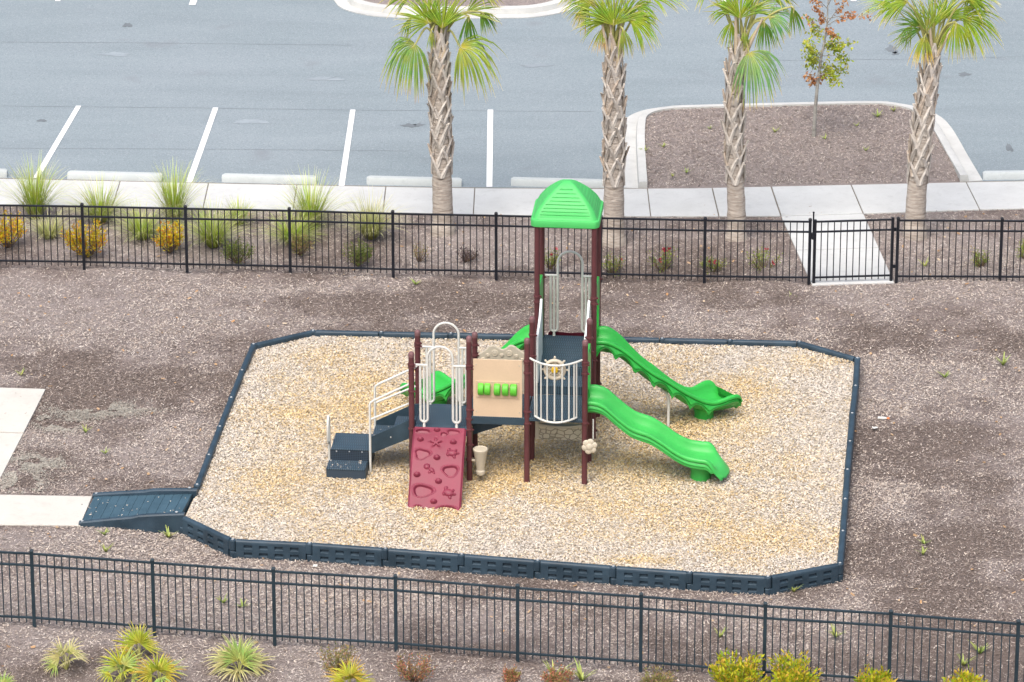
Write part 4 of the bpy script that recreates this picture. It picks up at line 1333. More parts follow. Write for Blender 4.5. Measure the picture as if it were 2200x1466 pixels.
def ctr_(x_, y_):
    a, b = cl_uv(x_, y_); return a * CW, b * CLn


def ss(x_, e0, e1):
    t = np.clip((x_ - e0) / (e1 - e0), 0, 1); return t * t * (3 - 2 * t)


def pocket(x_, y_, w, h, dep=0.065, ph=0.0, lob=0.08, k=3):
    global Hh
    cx_, cy_ = ctr_(x_, y_); th = np.arctan2((YB - cy_) / h, (XA - cx_) / w); r = np.hypot((XA - cx_) / w, (YB - cy_) / h) / (1 + lob * np.cos(k * th + ph))
    Hh -= dep * (1 - ss(r, 0.80, 1.0)) * (0.75 + 0.25 * np.clip((YB - cy_) / h, -1, 1)); Hh += 0.010 * np.exp(-((r - 1.12) / 0.10) ** 2)


def knob(x_, y_, r=0.054, hgt=0.06, sx=1.0, sy=0.8):
    global Hh
    cx_, cy_ = ctr_(x_, y_); q = np.hypot((XA - cx_) / sx, (YB - cy_) / sy) / r
    Hh += hgt * np.clip(1 - q ** 2.2, 0, 1) ** 0.6


def blob(x_, y_, rx, ry, hgt, rot=0.0):
    global Hh
    cx_, cy_ = ctr_(x_, y_); dx_, dy_ = XA - cx_, YB - cy_; c, s_ = math.cos(rot), math.sin(rot)
    q = np.hypot((dx_ * c + dy_ * s_) / rx, (-dx_ * s_ + dy_ * c) / ry); Hh += hgt * np.clip(1 - q ** 2, 0, 1) ** 0.5


def star(x_, y_, R, hgt):
    global Hh
    cx_, cy_ = ctr_(x_, y_); r = np.hypot(XA - cx_, YB - cy_); th = np.arctan2(YB - cy_, XA - cx_)
    lim = R * (0.34 + 0.66 * (0.5 + 0.5 * np.cos(5 * th + PI / 2 + 0.3)) ** 1.5); Hh += hgt * (1 - ss(r / lim, 0.7, 1.05)); Hh -= 0.008 * np.exp(-((r / lim - 1.15) / 0.1) ** 2)


def turtle(x_, y_, s_, rot):
    blob(x_, y_, 0.080 * s_, 0.056 * s_, 0.04, rot)
    for dx_, dy_, r_ in ((34, -4, .016), (-24, -20, .016), (-26, 16, .016), (16, 20, .018), (20, -20, .016)):
        c, q = math.cos(rot), math.sin(rot)
        blob(x_ + (dx_ * c - dy_ * q) * s_, y_ + (dx_ * q + dy_ * c) * s_, r_ * 2.0 * s_, r_ * 1.3 * s_, 0.025, rot + dy_ * 0.05)


pocket(800, 858, 0.105, 0.05, 0.05, 0, 0.1, 2); pocket(938, 878, 0.05, 0.04, 0.035); pocket(1000, 858, 0.10, 0.055, 0.045, 1, .12, 3)
knob(893, 845); knob(785, 925); knob(1000, 938); knob(893, 1047); knob(763, 1155); knob(903, 1190); knob(872, 1315)
star(886, 945, 0.105, 0.026)
pocket(795, 1025, 0.115, 0.085, 0.045, 0.6, 0.16, 3); turtle(992, 1015, 1.0, 0.15)
blob(828, 1105, 0.05, 0.045, 0.035); blob(858, 1125, 0.05, 0.03, 0.03, 0.6); blob(846, 1138, 0.03, 0.018, 0.02, -0.6); blob(872, 1140, 0.025, 0.014, 0.02, 0.9)
pocket(980, 1125, 0.115, 0.085, 0.055, 2.0, 0.12, 3)
pocket(800, 1250, 0.155, 0.095, 0.06, 0.4, 0.1, 3); turtle(968, 1258, 1.05, 0.35)
pocket(768, 1362, 0.06, 0.06, 0.045, 0, .1, 2); blob(768, 1362, 0.022, 0.022, 0.03)
pocket(958, 1362, 0.14, 0.065, 0.06, 0.0, 0.08, 2)
edge_r = np.minimum(np.minimum(XA, CW - XA), np.minimum(YB + 0.03, CLn - YB + 0.05))
Hh -= 0.03 * (1 - ss(edge_r, 0, 0.03))


def climb_axis(t):
    """centre line: (v, z) with a slight bow; t 0 top .. 1 bottom"""
    v = -0.035 - 1.20 * t; z_ = 0.905 * (1 - t) - 0.02 * t + 0.055 * math.sin(PI * t) + 0.02 * math.sin(2 * PI * t)
    return v, z_


rows = []; back = []
for i in range(nv):
    t = i / (nv - 1); v, z_ = climb_axis(t); v2, z2 = climb_axis(min(1, t + 0.01)); v1, z1 = climb_axis(max(0, t - 0.01))
    tv, tz = v2 - v1, z2 - z1; l_ = math.hypot(tv, tz); nvv, nz = tz / l_, -tv / l_    # outward normal
    if nz < 0: nvv, nz = -nvv, -nz
    u0 = lerp(-1.80, -1.775, t)
    rows.append([(u0 + XA[i, j], v + nvv * Hh[i, j], z_ + nz * Hh[i, j]) for j in range(nu)])
    back.append([(u0 + XA[i, j], v - nvv * 0.08, z_ - nz * 0.08) for j in (0, nu - 1)])
mb = MB(); mb.grid(rows); 
mb.grid([[r_[0], b_[0]] for r_, b_ in zip(rows, back)]); mb.grid([[r_[-1], b_[-1]] for r_, b_ in zip(rows, back)]); mb.grid(back)
mb.add([back[0][0], back[0][1], rows[0][-1], rows[0][0]], [(0, 1, 2, 3)]); mb.add([back[-1][0], back[-1][1], rows[-1][-1], rows[-1][0]], [(0, 1, 2, 3)])
part(mb, 'climbing_wall', M['red'], smooth=60, recalc=True)
# a second climber hangs behind the tower; only its upper lip shows
mb = MB()
rows = []
for i in range(25):
    t = i / 24; v = 3 * W + 0.03 + 0.95 * t; z_ = DK3 + 0.03 - 1.45 * t - 0.10 * math.sin(PI * t)
    rows.append([(0.10, v, z_ - 0.05), (0.10, v, z_), (0.14, v, z_ + 0.035), (0.45, v, z_ + 0.01), (W - 0.14, v, z_ + 0.035), (W - 0.10, v, z_), (W - 0.10, v, z_ - 0.05)])
mb.grid(rows); mb.grid([[r_[0], r_[-1]] for r_ in rows])
for i in range(1, 6):
    t = i / 6; mb.ball((0.3 + 0.3 * (i % 2), 3 * W + 0.03 + 0.95 * t, DK3 + 0.05 - 1.45 * t - 0.10 * math.sin(PI * t)), 0.06)
part(mb, 'rear_climber', M['red'], smooth=50)

# entry stairs at the left
mb = MB()
mb.box((-2.875, 0.0, 0.178), (0.62, 0.345, 0.022)); mb.box((-2.84, 0.49, 0.379), (0.62, 0.65, 0.022))
mb.box((-2.33, 0.49, 0.549), (0.345, 0.62, 0.022)); mb.box((-1.98, 0.49, 0.719), (0.345, 0.62, 0.022))
st = part(mb, 'entry_stairs', M['deck'], bevel=0.005)
for c_, z_ in (((-2.875, -0.155, 0.075), (0.615, 0.02, 0.18)), ((-2.855, 0.182, 0.276), (0.615, 0.02, 0.18)), ((-2.50, 0.49, 0.46), (0.02, 0.61, 0.155)), ((-2.155, 0.49, 0.63), (0.02, 0.61, 0.155)), ((-1.80, 0.49, 0.80), (0.02, 0.61, 0.155))):
    mb = MB(); mb.box(c_, z_); part(mb, 'riser', M['perf'], st)
for uu in (-3.175, -2.565):
    mb = MB(); mb.box((uu, 0.02, 0.075), (0.02, 0.36, 0.18)); mb.box((uu + 0.03, 0.50, 0.17), (0.02, 0.62, 0.39)); part(mb, 'stringer', M['navy'], st, bevel=0.004)
for vv in (0.165, 0.815):
    mb = MB(); mb.slab([(-2.50, 0.33), (-1.79, 0.66), (-1.79, 0.945), (-1.90, 0.93), (-2.50, 0.62)], (0, vv - 0.012, 0), (1, 0, 0), (0, 0, 1), (0, 1, 0), 0.024)
    part(mb, 'stringer', M['navy'], st, bevel=0.004)
mb = MB()
for k_ in range(3): mb.lathe([(0.012, 0), (0.010, 0.006)], (-3.06 + 0.205 * k_, 0.172, 0.345), 8, Matrix.Rotation(PI / 2, 3, 'X'))
part(mb, 'bolt', M['bolt'], st)
for vv, z0 in ((0.15, -0.05), (0.835, 0.35)):
    mb = MB(); zt0, zt1 = 1.235, 1.56
    ub = -2.515
    mb.tube([(ub, vv, z0), (ub, vv, zt0 - 0.06), (ub + 0.015, vv, zt0 - 0.02), (ub + 0.06, vv, zt0 + 0.015), (-1.87, vv, zt1), (-1.83, vv * 0.2 + (0.8 * (0 if vv < .4 else W)), zt1 + 0.01)], 0.020, 8)
    mb.tube([(ub, vv, 0.92), (-1.86, vv, 1.235)], 0.018, 8)
    mb.tube([(ub + 0.33, vv, 0.62), (ub + 0.33, vv, 0.64)], 0.01, 6)
    part(mb, 'hand_rail', M['white'], smooth=50)
mb = MB()
mb.tube([(-3.205, 0.42, -0.05), (-3.205, 0.42, 0.72), (-3.205, 0.40, 0.82), (-3.205, 0.34, 0.875), (-3.205, 0.27, 0.82), (-3.205, 0.25, 0.72), (-3.205, 0.26, 0.50), (-3.205, 0.31, 0.42), (-3.205, 0.42, 0.40)], 0.021, 8)
part(mb, 'hand_loop', M['white'], smooth=50)

# drum, flower, stone counter
mb = MB(); mb.lathe([(0.055, 0.125), (0.072, 0.14), (0.076, 0.19), (0.062, 0.215), (0.066, 0.24), (0.112, 0.52), (0.120, 0.54), (0.122, 0.565), (0.112, 0.575), (0.104, 0.565), (0.10, 0.562)], (-0.735, -0.04, 0), 14)
mb.tube([(-W, -0.01, 0.36), (-0.80, -0.04, 0.36)], 0.02, 8)
part(mb, 'drum', M['cream'], smooth=25)
mb = MB(); fc = Vector((1.0, -0.10, 0.70))
for k_ in range(6):
    a = k_ * PI / 3 + 0.3; mb.ball(fc + Vector((0.070 * math.cos(a), 0, 0.076 * math.sin(a))), 0.058, (1, 0.45, 1), 14)
mb.ball(fc + Vector((0, -0.012, 0)), 0.062, (1, 0.5, 1), 14)
mb.tube([fc + Vector((0, 0.05, 0)), (W, 0, 0.70)], 0.025, 8)
fl = part(mb, 'flower', M['cream'], smooth=60)
mb = MB(); mb.tube([(1.045, 0.06, 0.76), (1.045, 0.06, 1.10)], 0.011, 8); part(mb, 'speaking_tube', M['white'], fl, smooth=50)
vv = W; zb = 0.365
mb = MB(); mb.box((W / 2, vv, zb + 0.125), (0.78, 0.05, 0.25))
sp = part(mb, 'stone_panel', M['stone'], bevel=0.012)
for uu in (0.085, W - 0.085):
    mb = MB(); mb.box((uu, vv, zb + 0.31), (0.065, 0.065, 0.62)); part(mb, 'counter_frame', M['counter'], sp, bevel=0.012)
mb = MB(); q = [(0.11, 0.0), (0.11, -0.05)] + [(0.11 + (W - 0.22) * i / 10, -0.05 - 0.09 * math.sin(PI * i / 10)) for i in range(1, 10)] + [(W - 0.11, -0.05), (W - 0.11, 0.0)]
mb.prism([(a, vv - 0.026 + b) for a, b in q], zb + 0.255, zb + 0.30)
part(mb, 'counter', M['counter'], sp, bevel=0.008)


# ------------------------------------------------------------------ plants
def fan(hub, axis, nrm, L_, spread, nb_, droop, width=1.0, rnd=None, fused=0.36, ragged=0.28):
    """a costapalmate fan: folded blades fused near the hub, free and drooping beyond"""
    rnd = rnd or random
    mb = MB()
    axis = Vector(axis).normalized(); nrm = Vector(nrm); nrm = (nrm - axis * nrm.dot(axis)).normalized(); sd = axis.cross(nrm)
    dphi = spread / nb_
    ts = [0.03, 0.2, fused, 0.58, 0.78, 0.9, 1.0]
    for i in range(nb_):
        phi = -spread / 2 + spread * (i + 0.5) / nb_ + rnd.uniform(-.25, .25) * dphi
        d_ = (axis * math.cos(phi) + sd * math.sin(phi) + nrm * rnd.uniform(-.05, .05)).normalized()
        side = (sd * math.cos(phi) - axis * math.sin(phi))
        l_ = L_ * (0.68 + 0.32 * math.cos(phi * 0.75)) * rnd.uniform(1 - ragged, 1.0)
        dr = droop * rnd.uniform(0.7, 1.35); sw_ = rnd.uniform(-.22, .22)
        P = []; tt_ = []
        last = hub.copy(); dd = d_.copy(); pt = 0
        for t in ts:
            dd2 = (d_ + Vector((0, 0, -1)) * dr * max(0, t - 0.2) ** 1.2 * 2.7 + nrm * (-0.25 * t * t) + side * sw_ * t).normalized()
            last = last + dd2 * l_ * (t - pt); pt = t
            w_ = (L_ * dphi * t * 0.56 if t <= fused else L_ * dphi * fused * 0.56 * (1 - ((t - fused) / (1 - fused)) ** 1.15) + 0.0015) * width
            fold = nrm * w_ * 0.7
            s2_ = (side - dd2 * side.dot(dd2)).normalized()
            P.append([last - s2_ * w_ - fold * 0.5, last + fold * 0.5, last + s2_ * w_ - fold * 0.5]); tt_ += [t] * 3
        mb.grid(P, t=tt_)
    return mb


def palm(name, label, base_px, trunk_px, w0, fans, stubs, seed):
    rnd = random.Random(seed)
    B = at(*base_px); Y0 = B.y
    root = empty(name, B); tag(root, label, 'palm tree', 'cabbage palms along the sidewalk')
    C_ = [at_depth(x_, y_, Y0) - B for x_, y_ in trunk_px]
    C_ = [Vector((0, 0, -0.05))] + C_
    S = smooth_poly([tuple(c) for c in C_], 8); S = [Vector(s_) for s_ in S]
    n = len(S); Ht = S[-1].z
    mb = MB()
    rad = [w0 * (1.26 - 0.50 * (i / n)) * (1.18 if s_.z < 0.15 else 1.0) * (1 + 0.03 * math.sin(i * 2.3) + rnd.uniform(-.02, .02)) for i, s_ in enumerate(S)]
    for i, s_ in enumerate(S):
        if s_.z > Ht * 0.86: rad[i] *= max(0.55, 1 - (s_.z - Ht * 0.86) / (Ht * 0.14) * 0.35)
    mb.tube(S, rad, 18)
    mb.build('trunk', M['bark'], root, smooth=60)

    def axis_at(z_):
        for a, b in zip(S[:-1], S[1:]):
            if a.z <= z_ <= b.z: return a.lerp(b, (z_ - a.z) / max(1e-6, b.z - a.z)), rad[S.index(a)]
        return S[-1], rad[-1]
    # old leaf bases: split stubs crossing one another
    mb = MB(); z_ = Ht * 0.30; row = 0
    while z_ < Ht * 0.99:
        nr = 4
        for k_ in range(nr):
            a = 2 * PI * (k_ + 0.5 * (row % 2)) / nr + rnd.uniform(-.12, .12) + row * 0.21
            zz = z_ + rnd.uniform(-.02, .02); c, r_ = axis_at(zz)
            for sg in (-1, 1):
                L2 = rnd.uniform(0.34, 0.46); out = rnd.uniform(0.02, 0.06) * (1.0 if rnd.random() < .8 else 1.6)
                rows_ = []
                wa = 0.044 * rnd.uniform(.85, 1.15)
                for t in (0, 0.35, 0.7, 1.0):
                    an = a + sg * (0.05 + 0.78 * t); rr__ = r_ * 1.0 + 0.016 + out * t ** 1.6
                    p = Vector((c.x + rr__ * math.cos(an), c.y + rr__ * math.sin(an), zz + L2 * t))
                    tn = Vector((-math.sin(an), math.cos(an), 0)); rn = Vector((math.cos(an), math.sin(an), 0)); w_ = wa * (1 - 0.38 * t)
                    rows_.append([p - tn * w_ - rn * 0.010, p + rn * 0.010, p + tn * w_ - rn * 0.010, p - rn * 0.03])
                mb.grid(rows_, cl=True); mb.add(rows_[-1], [(0, 1, 2, 3)])
        z_ += 0.19; row += 1
    mb.build('old_leaf_bases', M['boot'], root)
    top = S[-1]
    for f in fans:
        (hx, hy), ax, L_, sp_, dr, mt = f[:6]
        dy = f[6] if len(f) > 6 else rnd.uniform(-.25, .1)
        hub = at_depth(hx, hy, Y0 + dy) - B
        nr = Vector((ax[0] * 0.25 + rnd.uniform(-.25, .25), -1, 0.45 + rnd.uniform(-.2, .2)))
        if len(f) > 7: nr = Vector(f[7])
        mb = fan(hub, ax, nr, L_, math.radians(sp_), int(sp_ / 4.3), dr, rnd=rnd)
        fr = mb.build('frond', M[mt], root, smooth=30, recalc=False)
        mb = MB(); st_ = top - Vector((0, 0, 0.12)) + Vector((rnd.uniform(-.06, .06), rnd.uniform(-.06, .06), 0))
        mid = st_.lerp(hub, 0.5) + Vector((0, 0, 0.18 + 0.06 * dr))
        pts2 = smooth_poly([tuple(st_), tuple(mid), tuple(hub), tuple(hub + Vector(ax).normalized() * 0.12)], 5)
        m_ = len(pts2); mb.tube(pts2, [0.026 - 0.017 * i / m_ for i in range(m_)], 6)
        mb.build('petiole', M['petiole'], fr, smooth=50)
    for (x0, y0), (x1, y1) in stubs:
        a = at_depth(x0, y0, Y0 - 0.08) - B; b = at_depth(x1, y1, Y0 - 0.16) - B
        mb = MB(); mb.tube([a, a.lerp(b, 0.5) + Vector((0, 0, 0.0)), b], [0.042, 0.026, 0.018], 7)
        mb.build('cut_petiole', M['petiole_dead'], root, smooth=50)
    # fronds of the far side and above the picture, kept simple
    for k_ in range(7):
        a = PI * (0.05 + 0.9 * k_ / 6) ; ax = Vector((math.cos(a), math.sin(a) * 0.8, rnd.uniform(0.5, 1.3)))
        hub = top + ax.normalized() * 0.75 + Vector((0, 0.15, 0.45))
        mb = fan(hub, ax, Vector((0, 0, 1)), 0.85, math.radians(150), 26, 0.45, rnd=rnd)
        fr = mb.build('frond', M['palm_a'], root, smooth=30, recalc=False)
        mb = MB(); mb.tube([top - Vector((0, 0, .1)), (top + hub) / 2 + Vector((0, 0, .1)), hub], [0.025, 0.018, 0.01], 6); mb.build('petiole', M['petiole'], fr, smooth=50)
    return root


palm('palm_tree', 'leftmost palm, two drooping fan leaves hanging beside its trunk', (952, 500), [(951, 440), (948, 330), (944, 200), (945, 120), (944, 78)], 0.160, [
    ((893, 94), (-0.42, -0.35, -0.30), 1.18, 170, 1.9, 'palm_c'), ((988, 100), (0.68, -0.3, -0.25), 1.2, 160, 1.35, 'palm_y'),
    ((922, 50), (-0.35, 0, 0.75), 0.80, 190, 0.25, 'palm_a'), ((950, 62), (0.1, 0.0, 1), 0.85, 110, 0.15, 'palm_a'), ((1001, 29), (0.75, -0.1, 0.42), 0.72, 80, 0.25, 'palm_y'),
    ((1006, 34), (0.0, -0.1, -1), 0.70, 60, 0.8, 'palm_d'), ((1032, 26), (0.55, 0, -0.6), 0.55, 90, 0.8, 'palm_d'), ((884, 38), (-0.45, -0.1, -0.7), 0.5, 50, 1.0, 'palm_a'),
    ((927, 66), (-0.05, -0.2, -1), 0.42, 45, 0.5, 'palm_y'), ((890, -15), (-0.7, 0, 0.45), 0.8, 150, 0.5, 'palm_a'), ((965, -30), (0.1, 0.1, 1), 0.85, 180, 0.3, 'palm_a'), ((1015, -25), (0.7, 0.1, 0.6), 0.8, 150, 0.5, 'palm_a')],
    [((942, 130), (953, 28)), ((950, 128), (962, 90))], 3)
palm('palm_tree', 'upright palm directly behind the green playground roof', (1319, 522), [(1319, 440), (1319, 330), (1319, 200), (1319, 140), (1320, 100)], 0.160, [
    ((1318, 55), (0, 0, 1), 0.85, 150, 0.15, 'palm_a'), ((1300, 50), (-0.65, 0, 0.6), 0.70, 130, 0.5, 'palm_a'), ((1262, 8), (-0.35, -0.25, -0.8), 0.62, 70, 1.2, 'palm_o'),
    ((1345, 45), (0.6, 0, 0.55), 0.65, 130, 0.4, 'palm_a'), ((1352, 42), (0.85, -0.2, -0.1), 0.85, 110, 0.9, 'palm_a'), ((1338, 62), (0.25, -0.2, -1), 0.62, 60, 0.8, 'palm_y'),
    ((1296, 60), (-0.35, -0.2, -0.9), 0.55, 55, 0.8, 'palm_o'), ((1365, 15), (0.8, -0.1, 0.1), 0.6, 110, 0.9, 'palm_a'), ((1275, 5), (-0.8, 0, 0.35), 0.7, 140, 0.6, 'palm_a'), ((1330, -20), (0.2, 0.1, 1), 0.8, 170, 0.3, 'palm_a'), ((1295, -20), (-0.4, 0.1, 0.8), 0.8, 160, 0.4, 'palm_a')],
    [((1312, 150), (1290, 31)), ((1318, 130), (1310, 18)), ((1326, 150), (1336, 37))], 5)
palm('palm_tree', 'palm with one blue green fan draped against its trunk', (1582, 514), [(1582, 440), (1577, 330), (1577, 220), (1583, 150), (1592, 100)], 0.142, [
    ((1609, 112), (0.36, -0.35, -0.5), 1.15, 145, 1.4, 'palm_b'), ((1651, 38), (0.75, -0.2, 0.15), 0.72, 150, 1.0, 'palm_b'), ((1640, 45), (0.15, -0.2, -1), 0.72, 75, 0.7, 'palm_d'),
    ((1572, 48), (-0.25, -0.2, -0.9), 0.60, 80, 0.8, 'palm_a'), ((1590, 40), (0, 0, 1), 0.8, 140, 0.2, 'palm_a'), ((1574, 25), (-0.6, 0, 0.6), 0.6, 130, 0.7, 'palm_a'), ((1614, 30), (0.45, 0, 0.8), 0.7, 110, 0.4, 'palm_a'),
    ((1700, 15), (0.35, -0.2, -0.9), 0.6, 60, 0.8, 'palm_d'), ((1600, 65), (0.0, -0.2, -1), 0.45, 50, 0.6, 'palm_y'), ((1580, -20), (-0.3, 0, 0.9), 0.8, 160, 0.4, 'palm_a'), ((1640, -15), (0.6, 0, 0.6), 0.8, 150, 0.6, 'palm_a')],
    [((1582, 120), (1580, 2)), ((1600, 120), (1638, 40))], 8)
palm('palm_tree', 'leaning palm at the right, its trunk passing before the island kerb', (1966, 508), [(1968, 440), (1975, 350), (1989, 240), (2000, 160), (2004, 120)], 0.158, [
    ((1982, 62), (-0.85, -0.2, 0.45), 0.72, 120, 0.25, 'palm_d'), ((1988, 76), (-0.2, -0.2, -1), 0.72, 75, 0.8, 'palm_o'), ((1960, 56), (-0.6, -0.3, -0.55), 0.55, 70, 1.2, 'palm_y'),
    ((2052, 48), (0.1, -0.3, -0.8), 0.78, 110, 1.0, 'palm_a'), ((2068, 40), (0.85, -0.2, 0.12), 1.02, 165, 0.85, 'palm_a'), ((2006, 60), (0, 0, 1), 0.75, 90, 0.15, 'palm_a'), ((1992, 70), (-0.1, -0.2, 0.9), 0.7, 70, 0.2, 'palm_y'),
    ((2030, 40), (0.4, 0.1, 0.8), 0.75, 130, 0.4, 'palm_a'), ((1950, 5), (-0.75, 0, 0.35), 0.75, 140, 0.7, 'palm_a'), ((2010, -20), (0.05, 0.1, 1), 0.8, 170, 0.3, 'palm_a'), ((2075, -5), (0.75, 0, 0.5), 0.75, 140, 0.6, 'palm_a')],
    [((2004, 125), (1996, 40)), ((2012, 122), (2042, 66))], 13)


def leaf_quad(mb, p, d_, n_, l_, w_, t=0.0):
    sd = d_.cross(n_)
    if sd.length < 1e-5: sd = Vector((1, 0, 0))
    sd.normalize()
    mb.add([p, p + d_ * l_ * 0.5 + sd * w_ * 0.5 + n_ * l_ * 0.06, p + d_ * l_, p + d_ * l_ * 0.5 - sd * w_ * 0.5 + n_ * l_ * 0.06], [(0, 1, 2, 3)], [t] * 4)


def rv(rnd):
    while True:
        v = Vector((rnd.uniform(-1, 1), rnd.uniform(-1, 1), rnd.uniform(-1, 1)))
        if 0.05 < v.length < 1: return v.normalized()


def shrub(name, label, px_, py_, w, h, mat, seed, nbr=26, per=28, leaf=(0.035, 0.07), lw=0.45, cat='shrub', group=None, flowers=None, dense=1.0):
    rnd = random.Random(seed)
    B = at(px_, py_); root = empty(name, B); tag(root, label, cat, group)
    mb = MB(); ms = MB(); mf_ = MB()
    for k_ in range(nbr):
        a = rnd.random() * 2 * PI; r_ = math.sqrt(rnd.random()); el = rnd.uniform(0.15, 1)
        tip = Vector((math.cos(a) * r_ * w * 0.5, math.sin(a) * r_ * w * 0.5, h * (0.35 + 0.65 * rnd.random() * (1 - 0.35 * r_ * r_))))
        st_ = Vector((tip.x * 0.12, tip.y * 0.12, 0))
        mid = st_.lerp(tip, 0.55) + Vector((tip.x * 0.12, tip.y * 0.12, -0.02))
        ms.tube([st_, mid, tip], [0.008, 0.005, 0.003], 5)
        for j in range(per):
            t = rnd.uniform(0.35, 1.05) ** 0.8
            q = (st_.lerp(mid, t * 2) if t < 0.5 else mid.lerp(tip, t * 2 - 1)) + rv(rnd) * rnd.uniform(0, 0.05 + 0.06 * w) * dense
            if q.z < 0.02: q.z = 0.02
            d_ = (rv(rnd) + (tip - st_).normalized() * 0.9 + Vector((0, 0, 0.3))).normalized()
            leaf_quad(mb, q, d_, rv(rnd), rnd.uniform(*leaf), rnd.uniform(*leaf) * lw)
        if flowers and rnd.random() < flowers * 0.4:
            c = tip + Vector((0, 0, 0.02))
            for _ in range(9): leaf_quad(mf_, c + rv(rnd) * 0.012, (rv(rnd) + Vector((0, 0, .8))).normalized(), rv(rnd), 0.045, 0.04)
    mb.build('foliage', M[mat], root, recalc=False); ms.build('stem', M['stem'], root, smooth=50)
    if flowers and mf_.v: mf_.build('blossom', M['rose'], root, recalc=False)
    return root


def grass_clump(label, px_, py_, hgt, spread, n, mat, seed, up=0.5, group='ornamental grass clumps behind the fence', mat2='grass_p', frac=0.5):
    rnd = random.Random(seed); B = at(px_, py_)
    root = empty('ornamental_grass', B); tag(root, label, 'ornamental grass', group)
    for pname, mt, cnt, ud in (('green_blades', mat, int(n * frac), up), ('dry_blades', mat2, int(n * (1 - frac)), 0.0)):
        mb = MB()
        for _ in range(cnt):
            a = rnd.random() * 2 * PI; r_ = rnd.random() ** 0.6
            st_ = Vector((math.cos(a) * 0.09 * r_, math.sin(a) * 0.09 * r_, 0))
            lean = (0.10 + 0.30 * rnd.random()) if rnd.random() < ud else rnd.uniform(0.3, 1.0)
            a2 = a + rnd.uniform(-.5, .5)
            o_ = Vector((math.cos(a2), math.sin(a2), 0)); L_ = hgt * rnd.uniform(0.65, 1.15) * (1 if lean < .45 else 1.0)
            d_ = (o_ * lean * spread + Vector((0, 0, 1))).normalized(); dr = rnd.uniform(0.35, 1.15) * (0.35 if lean < 0.4 else 1.0)
            sd = Vector((-o_.y, o_.x, 0)); w_ = rnd.uniform(0.003, 0.006)
            p = st_; P = []; T_ = []
            k_ = 7
            for i in range(k_):
                t = i / (k_ - 1); ww = w_ * (1 - t) ** 0.6 + 0.0008
                P.append([p - sd * ww, p + sd * ww]); T_ += [t] * 2
                d2 = (d_ + o_ * dr * t * 0.7 + Vector((0, 0, -1)) * dr * t * t * 1.4).normalized(); p = p + d2 * L_ / (k_ - 1)
                if p.z < 0.01: p.z = 0.01
            mb.grid(P, t=T_)
        mb.build(pname, M[mt], root, recalc=False)


GR = [('tall green grass clump before the leftmost stall line', 76, 470, 1.12, 0.8, 420, 'grass_g', .75, .6), ('wide tan grass clump with a slim green core before the first full wheel stop', 216, 478, 0.88, 1.3, 420, 'grass_g', .5, .35),
      ('tall narrow light green grass clump before the right end of a wheel stop', 374, 480, 1.08, 0.7, 400, 'grass_g', .8, .6), ('low arching grass clump left of the yellow bush in the middle', 306, 515, 0.72, 1.3, 380, 'grass_g', .35, .45),
      ('broad green grass clump just right of a fence post', 458, 530, 0.86, 1.2, 460, 'grass_g', .4, .55), ('small thin grass clump behind the broad green one', 513, 482, 0.52, 1.0, 240, 'grass_g', .5, .4),
      ('tall feathery grass clump behind a post, near the third stall line', 668, 492, 1.05, 1.0, 420, 'grass_g', .6, .5), ('low trailing grass clump at the foot of a fence post', 630, 525, 0.72, 1.4, 380, 'grass_g', .25, .5),
      ('pale grass clump standing left of the leftmost palm', 797, 512, 0.86, 1.1, 420, 'grass_p', .5, .45), ('sparse pale grass tuft at the left beneath the tall clump', 105, 512, 0.6, 1.4, 220, 'grass_p', .2, .4)]
for i, g in enumerate(GR):
    grass_clump(g[0], g[1], g[2], g[3], g[4], g[5], g[6], 40 + i, g[7], frac=g[8])
YB = 'yellow orange bushes behind the fence'
shrub('yellow_bush', 'yellow orange bush cut by the left picture edge', 18, 532, 0.62, 0.70, 'shrub_y', 61, 40, 34, group=YB)
shrub('yellow_bush', 'round yellow orange bush right behind a fence post', 186, 552, 0.80, 0.76, 'shrub_y', 62, 54, 36, group=YB)
shrub('yellow_bush', 'yellow bush between two grass clumps', 364, 542, 0.58, 0.58, 'shrub_y', 63, 40, 34, group=YB)
GB = 'green bushes behind the fence'
shrub('green_bush', 'dark green bush below the broad grass clump', 510, 565, 0.60, 0.46, 'shrub_g', 64, 36, 40, (0.025, 0.05), group=GB)
shrub('green_bush', 'small olive bush right of a post below feathery grass', 645, 548, 0.44, 0.44, 'shrub_o', 65, 26, 34, (0.025, 0.05), group=GB)
shrub('green_bush', 'dark green bush below the pale grass clump', 768, 571, 0.56, 0.46, 'shrub_g', 66, 34, 40, (0.025, 0.05), group=GB)
shrub('dry_bush', 'thin brownish twiggy bush in front of the leftmost palm', 900, 563, 0.36, 0.40, 'shrub_o', 67, 16, 14, (0.02, 0.045))
shrub('dry_bush', 'dark purple leafless bush low on the mulch by the middle fence post', 1003, 562, 0.46, 0.26, 'shrub_p', 68, 30, 18, (0.02, 0.045))
RB = 'rose bushes behind the fence'
for i, (x_, y_, w_, h_, lab, fl_) in enumerate([(1182, 578, .34, .40, 'rose bush seen between the left tower posts', .3), (1315, 590, .48, .36, 'sparse rose bush just right of the tower posts', .12), (1424, 586, .50, .50, 'upright rose bush with scattered red blooms left of a fence post', .4),
                                                (1532, 587, .50, .34, 'low rose bush hard by the right side of a fence post', .3), (1640, 582, .66, .46, 'wide rose bush nearest the gate path', .15), (2107, 576, .34, .40, 'rose bush right of the gate near a fence post', .15), (2206, 562, .4, .4, 'green rose bush cut by the right picture edge', .1)]):
    shrub('rose_bush', lab, x_, y_, w_, h_, 'rose_l', 70 + i, 24, 17, (0.025, 0.05), group=RB, flowers=fl_, dense=1.2)
RD = 'reddish bushes along the front bed'
